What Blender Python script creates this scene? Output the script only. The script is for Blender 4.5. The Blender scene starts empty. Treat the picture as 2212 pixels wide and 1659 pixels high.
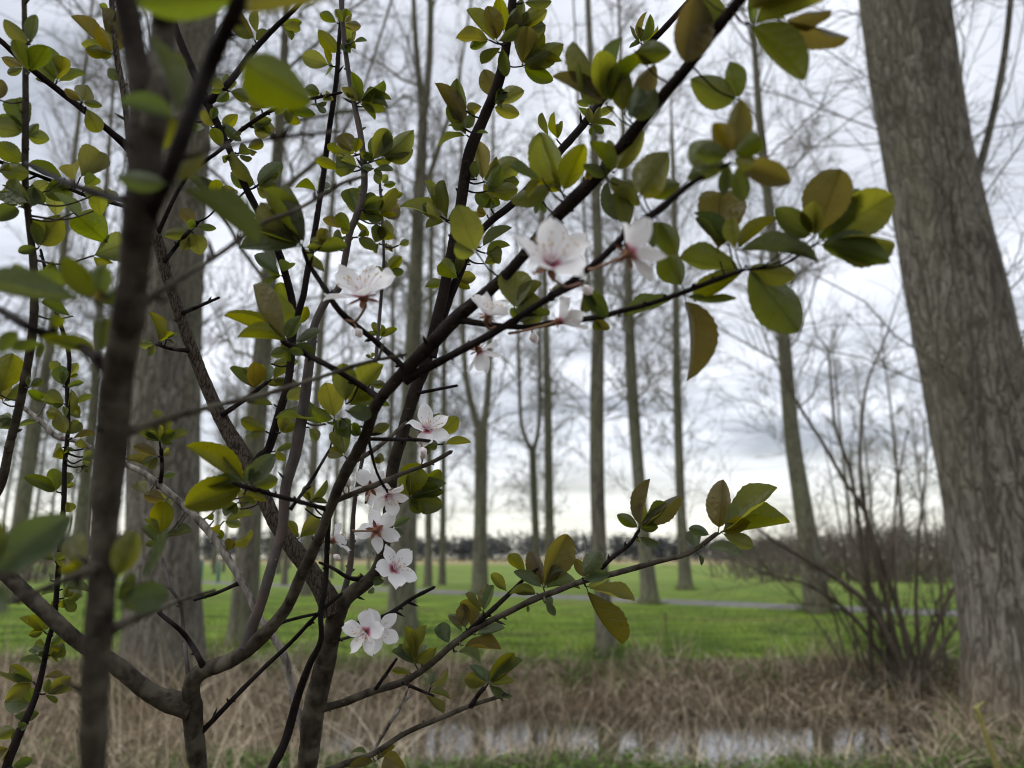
import bpy, math, random
import numpy as np
from mathutils import Vector, Matrix

# ------------------------------------------------------------------ camera, sky, sun, exposure
SC = bpy.context.scene
COL = SC.collection
TILT = math.radians(12.66)
CAM_H = 1.3
F_PX, CX, CY = 1671.0, 1106.0, 829.5            # focal length and centre of a 2212 x 1659 frame

cam_data = bpy.data.cameras.new('camera')
cam = bpy.data.objects.new('camera', cam_data)
COL.objects.link(cam)
cam.location = (0, 0, CAM_H)
cam.rotation_euler = (math.pi / 2 + TILT, 0, 0)
cam_data.sensor_width = 36.0
cam_data.lens = 36.0 * F_PX / 2212.0
cam_data.clip_start = 0.02
cam_data.clip_end = 6000
cam_data.dof.use_dof = True
cam_data.dof.focus_distance = 0.56
cam_data.dof.aperture_fstop = 7.8
SC.camera = cam

SUN_EL, SUN_AZ = math.radians(55), math.radians(-105)     # azimuth clockwise from +Y: high on the left
world = bpy.data.worlds.new('World')
SC.world = world
world.use_nodes = True
wt = world.node_tree
wt.nodes.clear()

def wn(kind, **kw):
    n = wt.nodes.new(kind)
    for k, v in kw.items():
        setattr(n, k, v)
    return n

def wmath(op, a, b=None, clamp=False):
    n = wn('ShaderNodeMath', operation=op)
    n.use_clamp = clamp
    for i, s in enumerate((a, b)):
        if s is None:
            continue
        if isinstance(s, (int, float)):
            n.inputs[i].default_value = s
        else:
            wt.links.new(s, n.inputs[i])
    return n.outputs[0]

w_out = wn('ShaderNodeOutputWorld')
w_bg = wn('ShaderNodeBackground')
w_sky = wn('ShaderNodeTexSky', sky_type='NISHITA')
w_sky.sun_disc = False
w_sky.sun_elevation = SUN_EL
w_sky.sun_rotation = SUN_AZ
w_tc = wn('ShaderNodeTexCoord')
w_sep = wn('ShaderNodeSeparateXYZ')
wt.links.new(w_tc.outputs['Generated'], w_sep.inputs[0])
zc = wmath('MAXIMUM', w_sep.outputs['Z'], 0.0)
den = wmath('ADD', zc, 0.10)
uu = wmath('DIVIDE', w_sep.outputs['X'], den)
vv = wmath('DIVIDE', w_sep.outputs['Y'], den)
w_cmb = wn('ShaderNodeCombineXYZ')
wt.links.new(uu, w_cmb.inputs[0])
wt.links.new(vv, w_cmb.inputs[1])
w_map = wn('ShaderNodeMapping')
w_map.inputs['Scale'].default_value = (0.75, 1.25, 1)
w_map.inputs['Rotation'].default_value = (0, 0, 0.25)
wt.links.new(w_cmb.outputs[0], w_map.inputs[0])
w_noise = wn('ShaderNodeTexNoise')
w_noise.inputs['Scale'].default_value = 1.1
w_noise.inputs['Detail'].default_value = 7
w_noise.inputs['Roughness'].default_value = 0.52
w_noise.inputs['Distortion'].default_value = 0.35
wt.links.new(w_map.outputs[0], w_noise.inputs['Vector'])
w_ramp = wn('ShaderNodeValToRGB')
cr = w_ramp.color_ramp
cr.elements[0].position = 0.33
cr.elements[0].color = (0.29, 0.305, 0.34, 1)
cr.elements[1].position = 0.66
cr.elements[1].color = (0.77, 0.79, 0.85, 1)
wt.links.new(w_noise.outputs['Fac'], w_ramp.inputs[0])
# clear warm strip low over the horizon, where the cloud deck ends
hz = wmath('SUBTRACT', 1.0, wmath('DIVIDE', zc, 0.135), clamp=True)
hz = wmath('MULTIPLY', wmath('POWER', hz, 0.8), 0.85)
w_mix = wn('ShaderNodeMixRGB')
wt.links.new(hz, w_mix.inputs[0])
wt.links.new(w_ramp.outputs[0], w_mix.inputs[1])
w_mix.inputs[2].default_value = (0.66, 0.645, 0.535, 1)
# a little clear sky between the clouds
w_skys = wn('ShaderNodeMixRGB', blend_type='MULTIPLY')
w_skys.inputs[0].default_value = 1.0
wt.links.new(w_sky.outputs[0], w_skys.inputs[1])
w_skys.inputs[2].default_value = (0.1, 0.1, 0.1, 1)
w_mix2 = wn('ShaderNodeMixRGB')
w_mix2.inputs[0].default_value = 0.12
wt.links.new(w_mix.outputs[0], w_mix2.inputs[1])
wt.links.new(w_skys.outputs[0], w_mix2.inputs[2])
wt.links.new(w_mix2.outputs[0], w_bg.inputs['Color'])
w_bg.inputs['Strength'].default_value = 1.0
wt.links.new(w_bg.outputs[0], w_out.inputs[0])

sun_d = bpy.data.lights.new('sun', 'SUN')
sun_d.energy = 1.0
sun_d.angle = math.radians(40)
sun_d.color = (1.0, 0.97, 0.93)
sun = bpy.data.objects.new('sun', sun_d)
COL.objects.link(sun)
sdir = Vector((math.sin(SUN_AZ) * math.cos(SUN_EL), math.cos(SUN_AZ) * math.cos(SUN_EL), math.sin(SUN_EL)))
sun.rotation_euler = sdir.to_track_quat('Z', 'Y').to_euler()
sun.location = (0, -5, 30)

SC.view_settings.view_transform = 'Standard'
SC.view_settings.look = 'None'
SC.view_settings.exposure = 0.82
SC.view_settings.gamma = 1.0
SC.view_settings.use_curve_mapping = False
SC.cycles.use_denoising = True
SC.cycles.filter_width = 1.1
SC.cycles.max_bounces = 6
SC.cycles.diffuse_bounces = 3
SC.cycles.transmission_bounces = 4
SC.cycles.transparent_max_bounces = 4
SC.cycles.caustics_reflective = False
SC.cycles.caustics_refractive = False

# ------------------------------------------------------------------ pixel -> place helpers
C0 = np.array((0.0, 0.0, CAM_H))
RIGHT = np.array((1.0, 0.0, 0.0))
FWD = np.array((0.0, math.cos(TILT), math.sin(TILT)))
UP = np.array((0.0, -math.sin(TILT), math.cos(TILT)))

def ray(x, y):
    return FWD + (x - CX) / F_PX * RIGHT + (CY - y) / F_PX * UP

def P(x, y, d):
    return C0 + d * ray(x, y)

def atY(x, y, Y):
    r = ray(x, y)
    return C0 + r * (Y / r[1])

def onground(x, y, z=0.0):
    r = ray(x, y)
    return C0 + r * ((z - CAM_H) / r[2])

# ------------------------------------------------------------------ object helpers
def link(o):
    COL.objects.link(o)
    return o

def tag(o, label=None, cat=None, group=None, kind=None):
    if label: o['label'] = label
    if cat: o['category'] = cat
    if group: o['group'] = group
    if kind: o['kind'] = kind
    return o

def empty(name, loc, label, cat, group=None):
    o = bpy.data.objects.new(name, None)
    o.empty_display_size = 0.1
    o.location = tuple(loc)
    link(o)
    return tag(o, label, cat, group)

def mesh_np(name, V, faces, mat=None, smooth=True):
    """V (n,3); faces: list of int arrays (m,k)"""
    me = bpy.data.meshes.new(name)
    V = np.ascontiguousarray(V, dtype=np.float32)
    me.vertices.add(len(V))
    me.vertices.foreach_set('co', V.ravel())
    loops, starts, n = [], [], 0
    for f in faces:
        f = np.asarray(f, dtype=np.int32)
        if len(f) == 0:
            continue
        k = f.shape[1]
        loops.append(f.ravel())
        starts.append(n + np.arange(len(f), dtype=np.int32) * k)
        n += f.size
    loops = np.concatenate(loops)
    starts = np.concatenate(starts)
    me.loops.add(len(loops))
    me.loops.foreach_set('vertex_index', loops)
    me.polygons.add(len(starts))
    me.polygons.foreach_set('loop_start', starts)
    if smooth:
        me.polygons.foreach_set('use_smooth', np.ones(len(starts), dtype=bool))
    me.update(calc_edges=True)
    if mat:
        me.materials.append(mat)
    return me

def mobj(name, me, parent=None, loc=None):
    o = bpy.data.objects.new(name, me)
    link(o)
    if parent is not None:
        o.parent = parent
    if loc is not None:
        o.location = tuple(loc)
    return o

def tubes(curves, radii, sides):
    """curves (N,k,3), radii (N,k) -> V, quads for N open tubes"""
    N, k, _ = curves.shape
    T = np.gradient(curves, axis=1)
    T /= np.linalg.norm(T, axis=2, keepdims=True) + 1e-9
    mean = T.mean(axis=1)
    ref = np.zeros((N, 3)); ref[:, 0] = 1
    flip = np.abs(mean[:, 0]) > 0.7 * (np.linalg.norm(mean, axis=1) + 1e-9)
    ref[flip] = (0, 1, 0)
    A = np.cross(T, ref[:, None, :]); A /= np.linalg.norm(A, axis=2, keepdims=True) + 1e-9
    B = np.cross(T, A)
    th = np.arange(sides) * 2 * math.pi / sides
    V = curves[:, :, None, :] + radii[:, :, None, None] * (np.cos(th)[None, None, :, None] * A[:, :, None, :] + np.sin(th)[None, None, :, None] * B[:, :, None, :])
    V = V.reshape(-1, 3)
    idx = np.arange(N * k * sides).reshape(N, k, sides)
    a = idx[:, :-1, :]
    b = np.roll(a, -1, axis=2)
    c = idx[:, 1:, :]
    d = np.roll(c, -1, axis=2)
    Q = np.stack([a, b, d, c], axis=-1).reshape(-1, 4)
    return V, Q

class Bag:
    def __init__(self):
        self.V, self.Q, self.T, self.n = [], [], [], 0
    def add(self, V, Q=None, T=None):
        self.V.append(V)
        if Q is not None and len(Q): self.Q.append(np.asarray(Q) + self.n)
        if T is not None and len(T): self.T.append(np.asarray(T) + self.n)
        self.n += len(V)
        return self
    def mesh(self, name, mat, off=None, smooth=True):
        V = np.concatenate(self.V)
        if off is not None:
            V = V - np.asarray(off)
        fs = []
        if self.Q: fs.append(np.concatenate(self.Q))
        if self.T: fs.append(np.concatenate(self.T))
        return mesh_np(name, V, fs, mat, smooth)

def spline(pts, step):
    """Catmull-Rom through rows of pts (any columns; first two/three are position), resampled"""
    pts = np.asarray(pts, float)
    if len(pts) == 2:
        pts = np.vstack([pts[0], (pts[0] + pts[1]) / 2, pts[1]])
    q = np.vstack([2 * pts[0] - pts[1], pts, 2 * pts[-1] - pts[-2]])
    out = []
    for i in range(1, len(q) - 2):
        p0, p1, p2, p3 = q[i - 1], q[i], q[i + 1], q[i + 2]
        n = max(2, int(np.linalg.norm((p2 - p1)[:2]) / step))
        t = np.linspace(0, 1, n, endpoint=False)[:, None]
        out.append(0.5 * (2 * p1 + (p2 - p0) * t + (2 * p0 - 5 * p1 + 4 * p2 - p3) * t ** 2 + (3 * p1 - p0 - 3 * p2 + p3) * t ** 3))
    out.append(pts[-1:])
    return np.vstack(out)

# ------------------------------------------------------------------ materials
def new_mat(name):
    m = bpy.data.materials.new(name)
    m.use_nodes = True
    nt = m.node_tree
    nt.nodes.clear()
    return m, nt

def nd(nt, kind, ins=None, **kw):
    n = nt.nodes.new(kind)
    for k, v in kw.items():
        setattr(n, k, v)
    for k, v in (ins or {}).items():
        if isinstance(v, bpy.types.NodeSocket):
            nt.links.new(v, n.inputs[k])
        else:
            n.inputs[k].default_value = v
    return n

def ramp(nt, fac, stops):
    n = nt.nodes.new('ShaderNodeValToRGB')
    e = n.color_ramp.elements
    while len(e) < len(stops):
        e.new(0.5)
    for i, (p, c) in enumerate(stops):
        e[i].position = p
        e[i].color = (*c, 1)
    nt.links.new(fac, n.inputs[0])
    return n.outputs[0]

def noise(nt, vec, scale, detail=4, rough=0.55, dist=0.0):
    n = nd(nt, 'ShaderNodeTexNoise', {'Vector': vec, 'Scale': scale, 'Detail': detail, 'Roughness': rough, 'Distortion': dist})
    return n.outputs['Fac']

def mapping(nt, vec, scale):
    return nd(nt, 'ShaderNodeMapping', {'Vector': vec, 'Scale': scale}).outputs[0]

def mixc(nt, fac, a, b, mode='MIX'):
    n = nt.nodes.new('ShaderNodeMixRGB')
    n.blend_type = mode
    for i, v in enumerate((fac, a, b)):
        if isinstance(v, bpy.types.NodeSocket):
            nt.links.new(v, n.inputs[i])
        elif i == 0:
            n.inputs[0].default_value = v
        else:
            n.inputs[i].default_value = (*v, 1)
    return n.outputs[0]

def mth(nt, op, a, b=None, clamp=False):
    n = nt.nodes.new('ShaderNodeMath')
    n.operation = op
    n.use_clamp = clamp
    for i, s in enumerate((a, b)):
        if s is None: continue
        if isinstance(s, bpy.types.NodeSocket): nt.links.new(s, n.inputs[i])
        else: n.inputs[i].default_value = s
    return n.outputs[0]

def finish(nt, col, rough=0.8, bump=None, bstr=0.3, bdist=0.01, spec=0.3):
    out = nd(nt, 'ShaderNodeOutputMaterial')
    b = nd(nt, 'ShaderNodeBsdfPrincipled', {'Roughness': rough, 'Specular IOR Level': spec})
    if isinstance(col, bpy.types.NodeSocket): nt.links.new(col, b.inputs['Base Color'])
    else: b.inputs['Base Color'].default_value = (*col, 1)
    if bump is not None:
        bn = nd(nt, 'ShaderNodeBump', {'Height': bump, 'Strength': bstr, 'Distance': bdist})
        nt.links.new(bn.outputs[0], b.inputs['Normal'])
    nt.links.new(b.outputs[0], out.inputs[0])
    return b

def bark_mat(name, dark, mid, light, sxy, sz, depth, moss=None, bstr=0.8, base_tint=None):
    """furrowed bark: long interlacing ridges with dark cracks between them"""
    m, nt = new_mat(name)
    co = nd(nt, 'ShaderNodeTexCoord').outputs['Object']
    mp = mapping(nt, co, (sxy, sxy, sz))
    def ridge(scale, dist):
        f = noise(nt, mp, scale, 2, 0.5, dist)
        return mth(nt, 'ABSOLUTE', mth(nt, 'SUBTRACT', f, 0.5))
    r1, r2 = ridge(1.0, 0.35), ridge(1.9, 0.5)
    crack = mth(nt, 'MINIMUM', r1, mth(nt, 'ADD', r2, 0.03))
    fine = noise(nt, mapping(nt, co, (sxy * 3, sxy * 3, sz * 4)), 1.0, 6, 0.65)
    big = noise(nt, mapping(nt, co, (2.0, 2.0, 0.7)), 1.0, 3)
    c = ramp(nt, fine, [(0.25, mid), (0.85, light)])
    c = mixc(nt, ramp(nt, crack, [(0.0, (1, 1, 1)), (0.022, (.9, .9, .9)), (0.06, (0, 0, 0))]), c, dark)
    if moss:
        c = mixc(nt, ramp(nt, big, [(0.42, (0, 0, 0)), (0.66, (.5, .5, .5))]), c, moss)
        damp = noise(nt, mapping(nt, co, (5.0, 5.0, .45)), 1.0, 4, .6)
        c = mixc(nt, ramp(nt, damp, [(0.50, (0, 0, 0)), (0.68, (.55, .55, .55))]), c, dark)
        lich = noise(nt, mapping(nt, co, (9.0, 9.0, 6.0)), 1.0, 5, .7)
        c = mixc(nt, ramp(nt, lich, [(0.60, (0, 0, 0)), (0.70, (.5, .5, .5))]), c, tuple(v * 1.35 for v in light))
    if base_tint:
        z = nd(nt, 'ShaderNodeSeparateXYZ', {0: co}).outputs['Z']
        zz = mth(nt, 'ADD', z, mth(nt, 'MULTIPLY', big, 0.9))
        c = mixc(nt, ramp(nt, zz, [(0.35, (.6, .6, .6)), (1.0, (0, 0, 0))]), c, base_tint, 'MIX')
    hgt = mth(nt, 'ADD', mth(nt, 'MULTIPLY', mth(nt, 'MINIMUM', crack, 0.09), 3.0), mth(nt, 'MULTIPLY', fine, 0.12))
    finish(nt, c, 0.9, hgt, bstr, depth, 0.15)
    return m

def noise_mat(name, a, b, scale, rough=0.8, bstr=0.3, bdist=0.002, spec=0.25, stretch=(1, 1, 1), detail=5, extra=None):
    m, nt = new_mat(name)
    co = nd(nt, 'ShaderNodeTexCoord').outputs['Object']
    f = noise(nt, mapping(nt, co, stretch), scale, detail, 0.6)
    c = ramp(nt, f, [(0.33, a), (0.68, b)])
    if extra:
        g = noise(nt, co, extra[1], 2)
        c = mixc(nt, ramp(nt, g, [(0.48, (0, 0, 0)), (0.62, (1, 1, 1))]), c, extra[0])
    finish(nt, c, rough, f, bstr, bdist, spec)
    return m
# ------------------------------------------------------------------ the ground
def sstep(a, b, x):
    t = np.clip((x - a) / (b - a), 0, 1)
    return t * t * (3 - 2 * t)

def wob(x, y, s, seed):
    r = np.random.RandomState(seed)
    out = 0
    for i in range(6):
        a = r.uniform(0, 6.28); f = s * r.uniform(.6, 2.2); ph = r.uniform(0, 6.28)
        out = out + np.sin((x * math.cos(a) + y * math.sin(a)) * f + ph)
    return out / 6

def bank_near(x):
    return 5.55 + 0.16 * np.sin(x * 1.3 + .4) + 0.12 * np.sin(x * 3.1) + 1.7 * sstep(2.8, 3.9, x)

def bank_far(x):
    return 8.35 + 0.22 * np.sin(x * 1.1 + 2) + 0.16 * np.sin(x * 2.7 + 1) + .10 * np.sin(x * 6.1 + .5)

def zg(x, y):
    x = np.asarray(x, float); y = np.asarray(y, float)
    n, f = bank_near(x), bank_far(x)
    dip = sstep(0, 1.25, y - n) * (1 - sstep(0, 2.2, y - f))
    dip = dip * (.35 + .65 * sstep(-2.3, -1.2, x))
    z = -0.66 * dip - 0.08 * sstep(9, 5, y) * (1 - dip)
    z = z + 0.05 * wob(x, y, 2.2, 3) * sstep(20, 12, y) + 0.02 * wob(x, y, 7, 5) * sstep(16, 10, y)
    z = z + 0.10 * sstep(2.9, 4.0, x) * sstep(8.0, 6.6, y) * sstep(3, 5, y)
    return z

WATER_Z = -0.38

def axis(lo, hi, dense_lo, dense_hi, step, growth):
    v = list(np.arange(dense_lo, dense_hi, step))
    s, a = step, dense_lo
    left = []
    while a > lo:
        s *= growth; a -= s; left.append(max(a, lo))
    s, a = step, v[-1]
    right = []
    while a < hi:
        s *= growth; a += s; right.append(min(a, hi))
    return np.array(left[::-1] + v + right)

xs = axis(-2500, 2500, -9, 9, 0.11, 1.13)
ys = axis(-60, 4000, 4.0, 12.5, 0.09, 1.10)
GX, GY = np.meshgrid(xs, ys)
GV = np.stack([GX, GY, zg(GX, GY)], -1).reshape(-1, 3)
ii = np.arange(len(xs) * len(ys)).reshape(len(ys), len(xs))
GQ = np.stack([ii[:-1, :-1], ii[:-1, 1:], ii[1:, 1:], ii[1:, :-1]], -1).reshape(-1, 4)

m_ground, nt = new_mat('ground_mat')
pos = nd(nt, 'ShaderNodeNewGeometry').outputs['Position']
sepp = nd(nt, 'ShaderNodeSeparateXYZ', {0: pos})
n1 = noise(nt, mapping(nt, pos, (.6, 1.3, 1)), 0.9, 6, .62)
n2 = noise(nt, mapping(nt, pos, (1, .35, 1)), 0.25, 4)
n3 = noise(nt, pos, 9.0, 4, 0.7)
grass_c = ramp(nt, n1, [(0.40, (.058, .098, .013)), (0.58, (.17, .25, .03))])
grass_c = mixc(nt, ramp(nt, n3, [(0.35, (.35, .35, .35)), (0.6, (0, 0, 0))]), grass_c, (.06, .10, .015))
far_c = ramp(nt, n2, [(0.3, (.13, .20, .04)), (0.7, (.19, .24, .055))])
yy = mth(nt, 'ADD', sepp.outputs['Y'], mth(nt, 'MULTIPLY', n2, 14.0))
fieldf = nd(nt, 'ShaderNodeMapRange', {'Value': yy, 'From Min': 30.0, 'From Max': 48.0}).outputs[0]
worn = noise(nt, mapping(nt, pos, (.25, .6, 1)), 0.55, 5, .6)
grass_c = mixc(nt, ramp(nt, worn, [(.52, (0, 0, 0)), (.66, (.55, .55, .55))]), grass_c, (.15, .135, .05))
field = mixc(nt, fieldf, grass_c, far_c)
tanf = nd(nt, 'ShaderNodeMapRange', {'Value': yy, 'From Min': 150.0, 'From Max': 185.0}).outputs[0]
field = mixc(nt, tanf, field, (.30, .25, .13))
soil = ramp(nt, n3, [(0.3, (.035, .027, .018)), (0.72, (.13, .095, .055))])
yb = mth(nt, 'ADD', sepp.outputs['Y'], mth(nt, 'MULTIPLY', mth(nt, 'SUBTRACT', n1, 0.5), 1.6))
bankf = nd(nt, 'ShaderNodeMapRange', {'Value': yb, 'From Min': 10.5, 'From Max': 11.1}).outputs[0]
gcol = mixc(nt, bankf, soil, field)
finish(nt, gcol, 0.95, n3, 0.6, 0.03, 0.1)
ground = mobj('ground', mesh_np('ground', GV, [GQ], m_ground))
tag(ground, kind='structure')

# water in the ditch
m_water, nt = new_mat('water_mat')
pos = nd(nt, 'ShaderNodeNewGeometry').outputs['Position']
rip = noise(nt, mapping(nt, pos, (3, 7, 1)), 1.6, 3)
bn = nd(nt, 'ShaderNodeBump', {'Height': rip, 'Strength': .05, 'Distance': .02})
gl = nd(nt, 'ShaderNodeBsdfGlossy', {'Color': (.95, .95, .95, 1), 'Roughness': .04, 'Normal': bn.outputs[0]})
df = nd(nt, 'ShaderNodeBsdfDiffuse', {'Color': (.022, .018, .012, 1)})
lw = nd(nt, 'ShaderNodeFresnel', {'IOR': 2.0, 'Normal': bn.outputs[0]})
wm = nd(nt, 'ShaderNodeMixShader', {0: mth(nt, 'MULTIPLY', lw.outputs[0], 1.5, True), 1: df.outputs[0], 2: gl.outputs[0]})
wo = nd(nt, 'ShaderNodeOutputMaterial', {0: wm.outputs[0]})
wx = np.array([-60.0, 60.0]); wy = np.array([5.5, 11.2])
water = mobj('water', mesh_np('water', np.array([[wx[0], wy[0], WATER_Z], [wx[1], wy[0], WATER_Z], [wx[1], wy[1], WATER_Z], [wx[0], wy[1], WATER_Z]]), [np.array([[0, 1, 2, 3]])], m_water))
tag(water, kind='structure')

# the path: a slightly cambered strip across the field
pa, pb = onground(960, 1279)[:2], onground(2080, 1327)[:2]
du = (pb - pa) / np.linalg.norm(pb - pa)
dn = np.array([-du[1], du[0]])
tt = np.linspace(-60, 60, 121)
mid = (pa + pb) / 2
pv, pq = [], []
prof = [(-1.0, -.02), (-.92, .022), (-.4, .035), (0, .04), (.4, .035), (.92, .022), (1.0, -.02)]
for i, t in enumerate(tt):
    for (o, z) in prof:
        e = 0.09 * math.sin(t * 2.3 + o) + .06 * math.sin(t * 5.9 - o) if abs(o) > .9 else 0
        c = mid + du * t + dn * (o + e) + dn * 0.0025 * (t * abs(t)) * .2
        pv.append((c[0], c[1], z))
k = len(prof)
for i in range(len(tt) - 1):
    for j in range(k - 1):
        pq.append((i * k + j, i * k + j + 1, (i + 1) * k + j + 1, (i + 1) * k + j))
m_path = noise_mat('path_mat', (.13, .125, .12), (.21, .20, .195), 3, 0.9, 0.3, 0.01)
path = mobj('path', mesh_np('path', np.array(pv), [np.array(pq)], m_path))
tag(path, kind='structure')

# ------------------------------------------------------------------ grasses and ground cover
def island_mat(name, stops, trans=0.0, rough=0.7, patchy=None):
    m, nt = new_mat(name)
    r = nd(nt, 'ShaderNodeNewGeometry').outputs['Random Per Island']
    c = ramp(nt, r, stops)
    if patchy:
        ps_ = noise(nt, mapping(nt, nd(nt, 'ShaderNodeNewGeometry').outputs['Position'], (.35, 1.3, 1)), .8, 5, .65)
        p2_ = noise(nt, mapping(nt, nd(nt, 'ShaderNodeNewGeometry').outputs['Position'], (.25, .6, 1)), .55, 5, .6)
        c = mixc(nt, ramp(nt, p2_, [(.52, (0, 0, 0)), (.66, (.5, .5, .5))]), c, (.17, .145, .06))
        c = mixc(nt, ramp(nt, ps_, [(.44, (.9, .9, .9)), (.58, (0, 0, 0))]), c, patchy)
    b = finish(nt, c, rough, spec=0.2)
    if trans:
        tr = nd(nt, 'ShaderNodeBsdfTranslucent', {'Color': c})
        mx = nd(nt, 'ShaderNodeMixShader', {0: trans})
        out = [n for n in nt.nodes if n.type == 'OUTPUT_MATERIAL'][0]
        nt.links.new(b.outputs[0], mx.inputs[1]); nt.links.new(tr.outputs[0], mx.inputs[2])
        nt.links.new(mx.outputs[0], out.inputs[0])
    return m

def blades(rs, base, h, lean, width, k=4, droop=0.6):
    N = len(base)
    az = rs.uniform(0, 6.283, N)
    d = np.stack([np.cos(az), np.sin(az), np.zeros(N)], -1)
    s = np.linspace(0, 1, k)
    ln = lean * h
    cur = base[:, None, :] + np.zeros((N, k, 3))
    cur = cur + d[:, None, :] * (ln[:, None] * s[None, :] ** 1.7)[:, :, None]
    zz = h[:, None] * (s[None, :] - droop * (lean[:, None] ** 2) * 0.5 * s[None, :] ** 2)
    cur[:, :, 2] += zz
    wd = np.stack([-np.sin(az), np.cos(az), np.zeros(N)], -1)
    tw = rs.uniform(0, 6.283, N)
    wd = wd * np.cos(tw)[:, None] + d * np.sin(tw)[:, None]
    wprof = (1 - s ** 2 * 0.9)
    off = wd[:, None, :] * (width[:, None] * wprof[None, :] * 0.5)[:, :, None]
    V = np.stack([cur - off, cur + off], 2).reshape(-1, 3)
    idx = np.arange(N * k * 2).reshape(N, k, 2)
    Q = np.stack([idx[:, :-1, 0], idx[:, :-1, 1], idx[:, 1:, 1], idx[:, 1:, 0]], -1).reshape(-1, 4)
    return V, Q

rs = np.random.RandomState(11)

def scatter(n, x0, x1, y0, y1, fan=True):
    y = rs.uniform(y0, y1, n)
    x = rs.uniform(x0, x1, n)
    if fan:
        x = x * y / y1
    return x, y

def clumped(n, x0, x1, y0, y1, nc, spread):
    cx = rs.uniform(x0, x1, nc); cy = rs.uniform(y0, y1, nc)
    k = rs.randint(0, nc, n)
    return cx[k] + rs.normal(0, spread, n), cy[k] + rs.normal(0, spread, n)

m_grass = island_mat('grass_mat', [(0, (.075, .12, .013)), (.5, (.145, .215, .023)), (1, (.215, .285, .04))], 0.25, patchy=(.045, .08, .012))
x, y = scatter(45000, -14.5, 15.5, 10.4, 21)
y = 10.3 + (y - 10.3) ** 1.0
keep = (y < 13) | (rs.uniform(0, 1, len(y)) < .6)
x, y = x[keep], y[keep]
N = len(x)
base = np.stack([x, y, zg(x, y) - .01], -1)
pm = wob(x, y, 1.4, 8)
V, Q = blades(rs, base, rs.uniform(.035, .10, N) * (1 + .6 * pm), rs.uniform(.1, .9, N), rs.uniform(.006, .012, N), 3)
tag(mobj('grass', mesh_np('grass', V, [Q], m_grass)), 'short bright green grass of the meadow beyond the ditch', 'grass', kind='stuff')

# longer tufts round the tree feet, dead blades and litter in the turf
gb = Bag()
FEET = [(352, 1480, 9.4, .5), (522, 1400, 12, .25), (866, 1372, 14.1, .3), (1036, 1286, 28.5, .3), (1311, 1416, 10.9, .2), (1406, 1306, 22.9, .25), (1482, 1276, 33, .3), (1768, 1327, 19.3, .3)]
for px, py, Yt, rad_ in FEET:
    q = atY(px, py, Yt); a_ = rs.uniform(0, 6.283, 260); r0_ = rad_ * (.85 + rs.gamma(1.2, .35, 260))
    X, Y = q[0] + np.cos(a_) * r0_, q[1] + np.sin(a_) * r0_
    V, Q = blades(rs, np.stack([X, Y, zg(X, Y) - .01], -1), rs.uniform(.08, .30, 260), rs.uniform(.1, .9, 260), rs.uniform(.007, .013, 260), 4)
    gb.add(V, Q)
tag(mobj('grass_tufts', gb.mesh('grass_tufts', m_grass)), 'longer grass tufts round the feet of the poplars', 'grass', kind='stuff')

# dead straw on the banks of the ditch and all through the left foreground
m_straw = island_mat('straw_mat', [(0, (.07, .053, .033)), (.3, (.19, .148, .096)), (.65, (.42, .335, .22)), (1, (.68, .59, .44))], 0.15, patchy=None)
bag = Bag()
def straw(n, X, Y, h0, h1, l0, l1, w0, w1, k=5, droop=.6):
    z = np.maximum(zg(X, Y), WATER_Z - .05)
    h = rs.uniform(h0, h1, len(X))
    V, Q = blades(rs, np.stack([X, Y, z - .02], -1), h, rs.uniform(l0, l1, len(X)), rs.uniform(w0, w1, len(X)), k, droop)
    bag.add(V, Q)
X, Y = clumped(13000, -8, 8, 8.9, 10.7, 150, .15); straw(0, X, Y, .08, .30, .6, 2.6, .007, .016)
X, Y = clumped(1500, -7, 7, 9.2, 10.6, 70, .10); straw(0, X, Y, .25, .6, .1, .9, .005, .010)
X, Y = clumped(5200, -6, -.7, 4.6, 9.6, 110, .18); straw(0, X, Y, .15, .55, .3, 2.6, .006, .013)
X, Y = clumped(420, -5.0, -.8, 3.4, 7.5, 70, .25); straw(0, X, Y, .6, 1.1, .05, 1.1, .006, .011)
X, Y = clumped(3600, -1.2, 4.6, 5.5, 6.6, 90, .13); straw(0, X, Y, .10, .40, .5, 1.9, .005, .010)
X, Y = clumped(420, -1.0, 4.6, 6.2, 9.3, 90, .10); straw(0, X, Y, .35, .85, .05, 1.2, .005, .009)
X, Y = clumped(2600, -1.5, 5.0, 6.7, 8.3, 140, .11); straw(0, X, Y, .08, .30, .4, 2.6, .006, .012)
X, Y = clumped(2600, -13, 14, 10.6, 24, 260, .35); straw(0, X, Y, .03, .10, .8, 2.5, .008, .016, 3)
X, Y = clumped(2200, 2.4, 6.5, 5.2, 6.9, 40, .22); straw(0, X, Y, .12, .40, .6, 1.8, .006, .011)
tag(mobj('dry_grass', bag.mesh('dry_grass', m_straw)), 'pale dead straw and reed stalks along both banks of the ditch', 'dry grass', kind='stuff')

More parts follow.
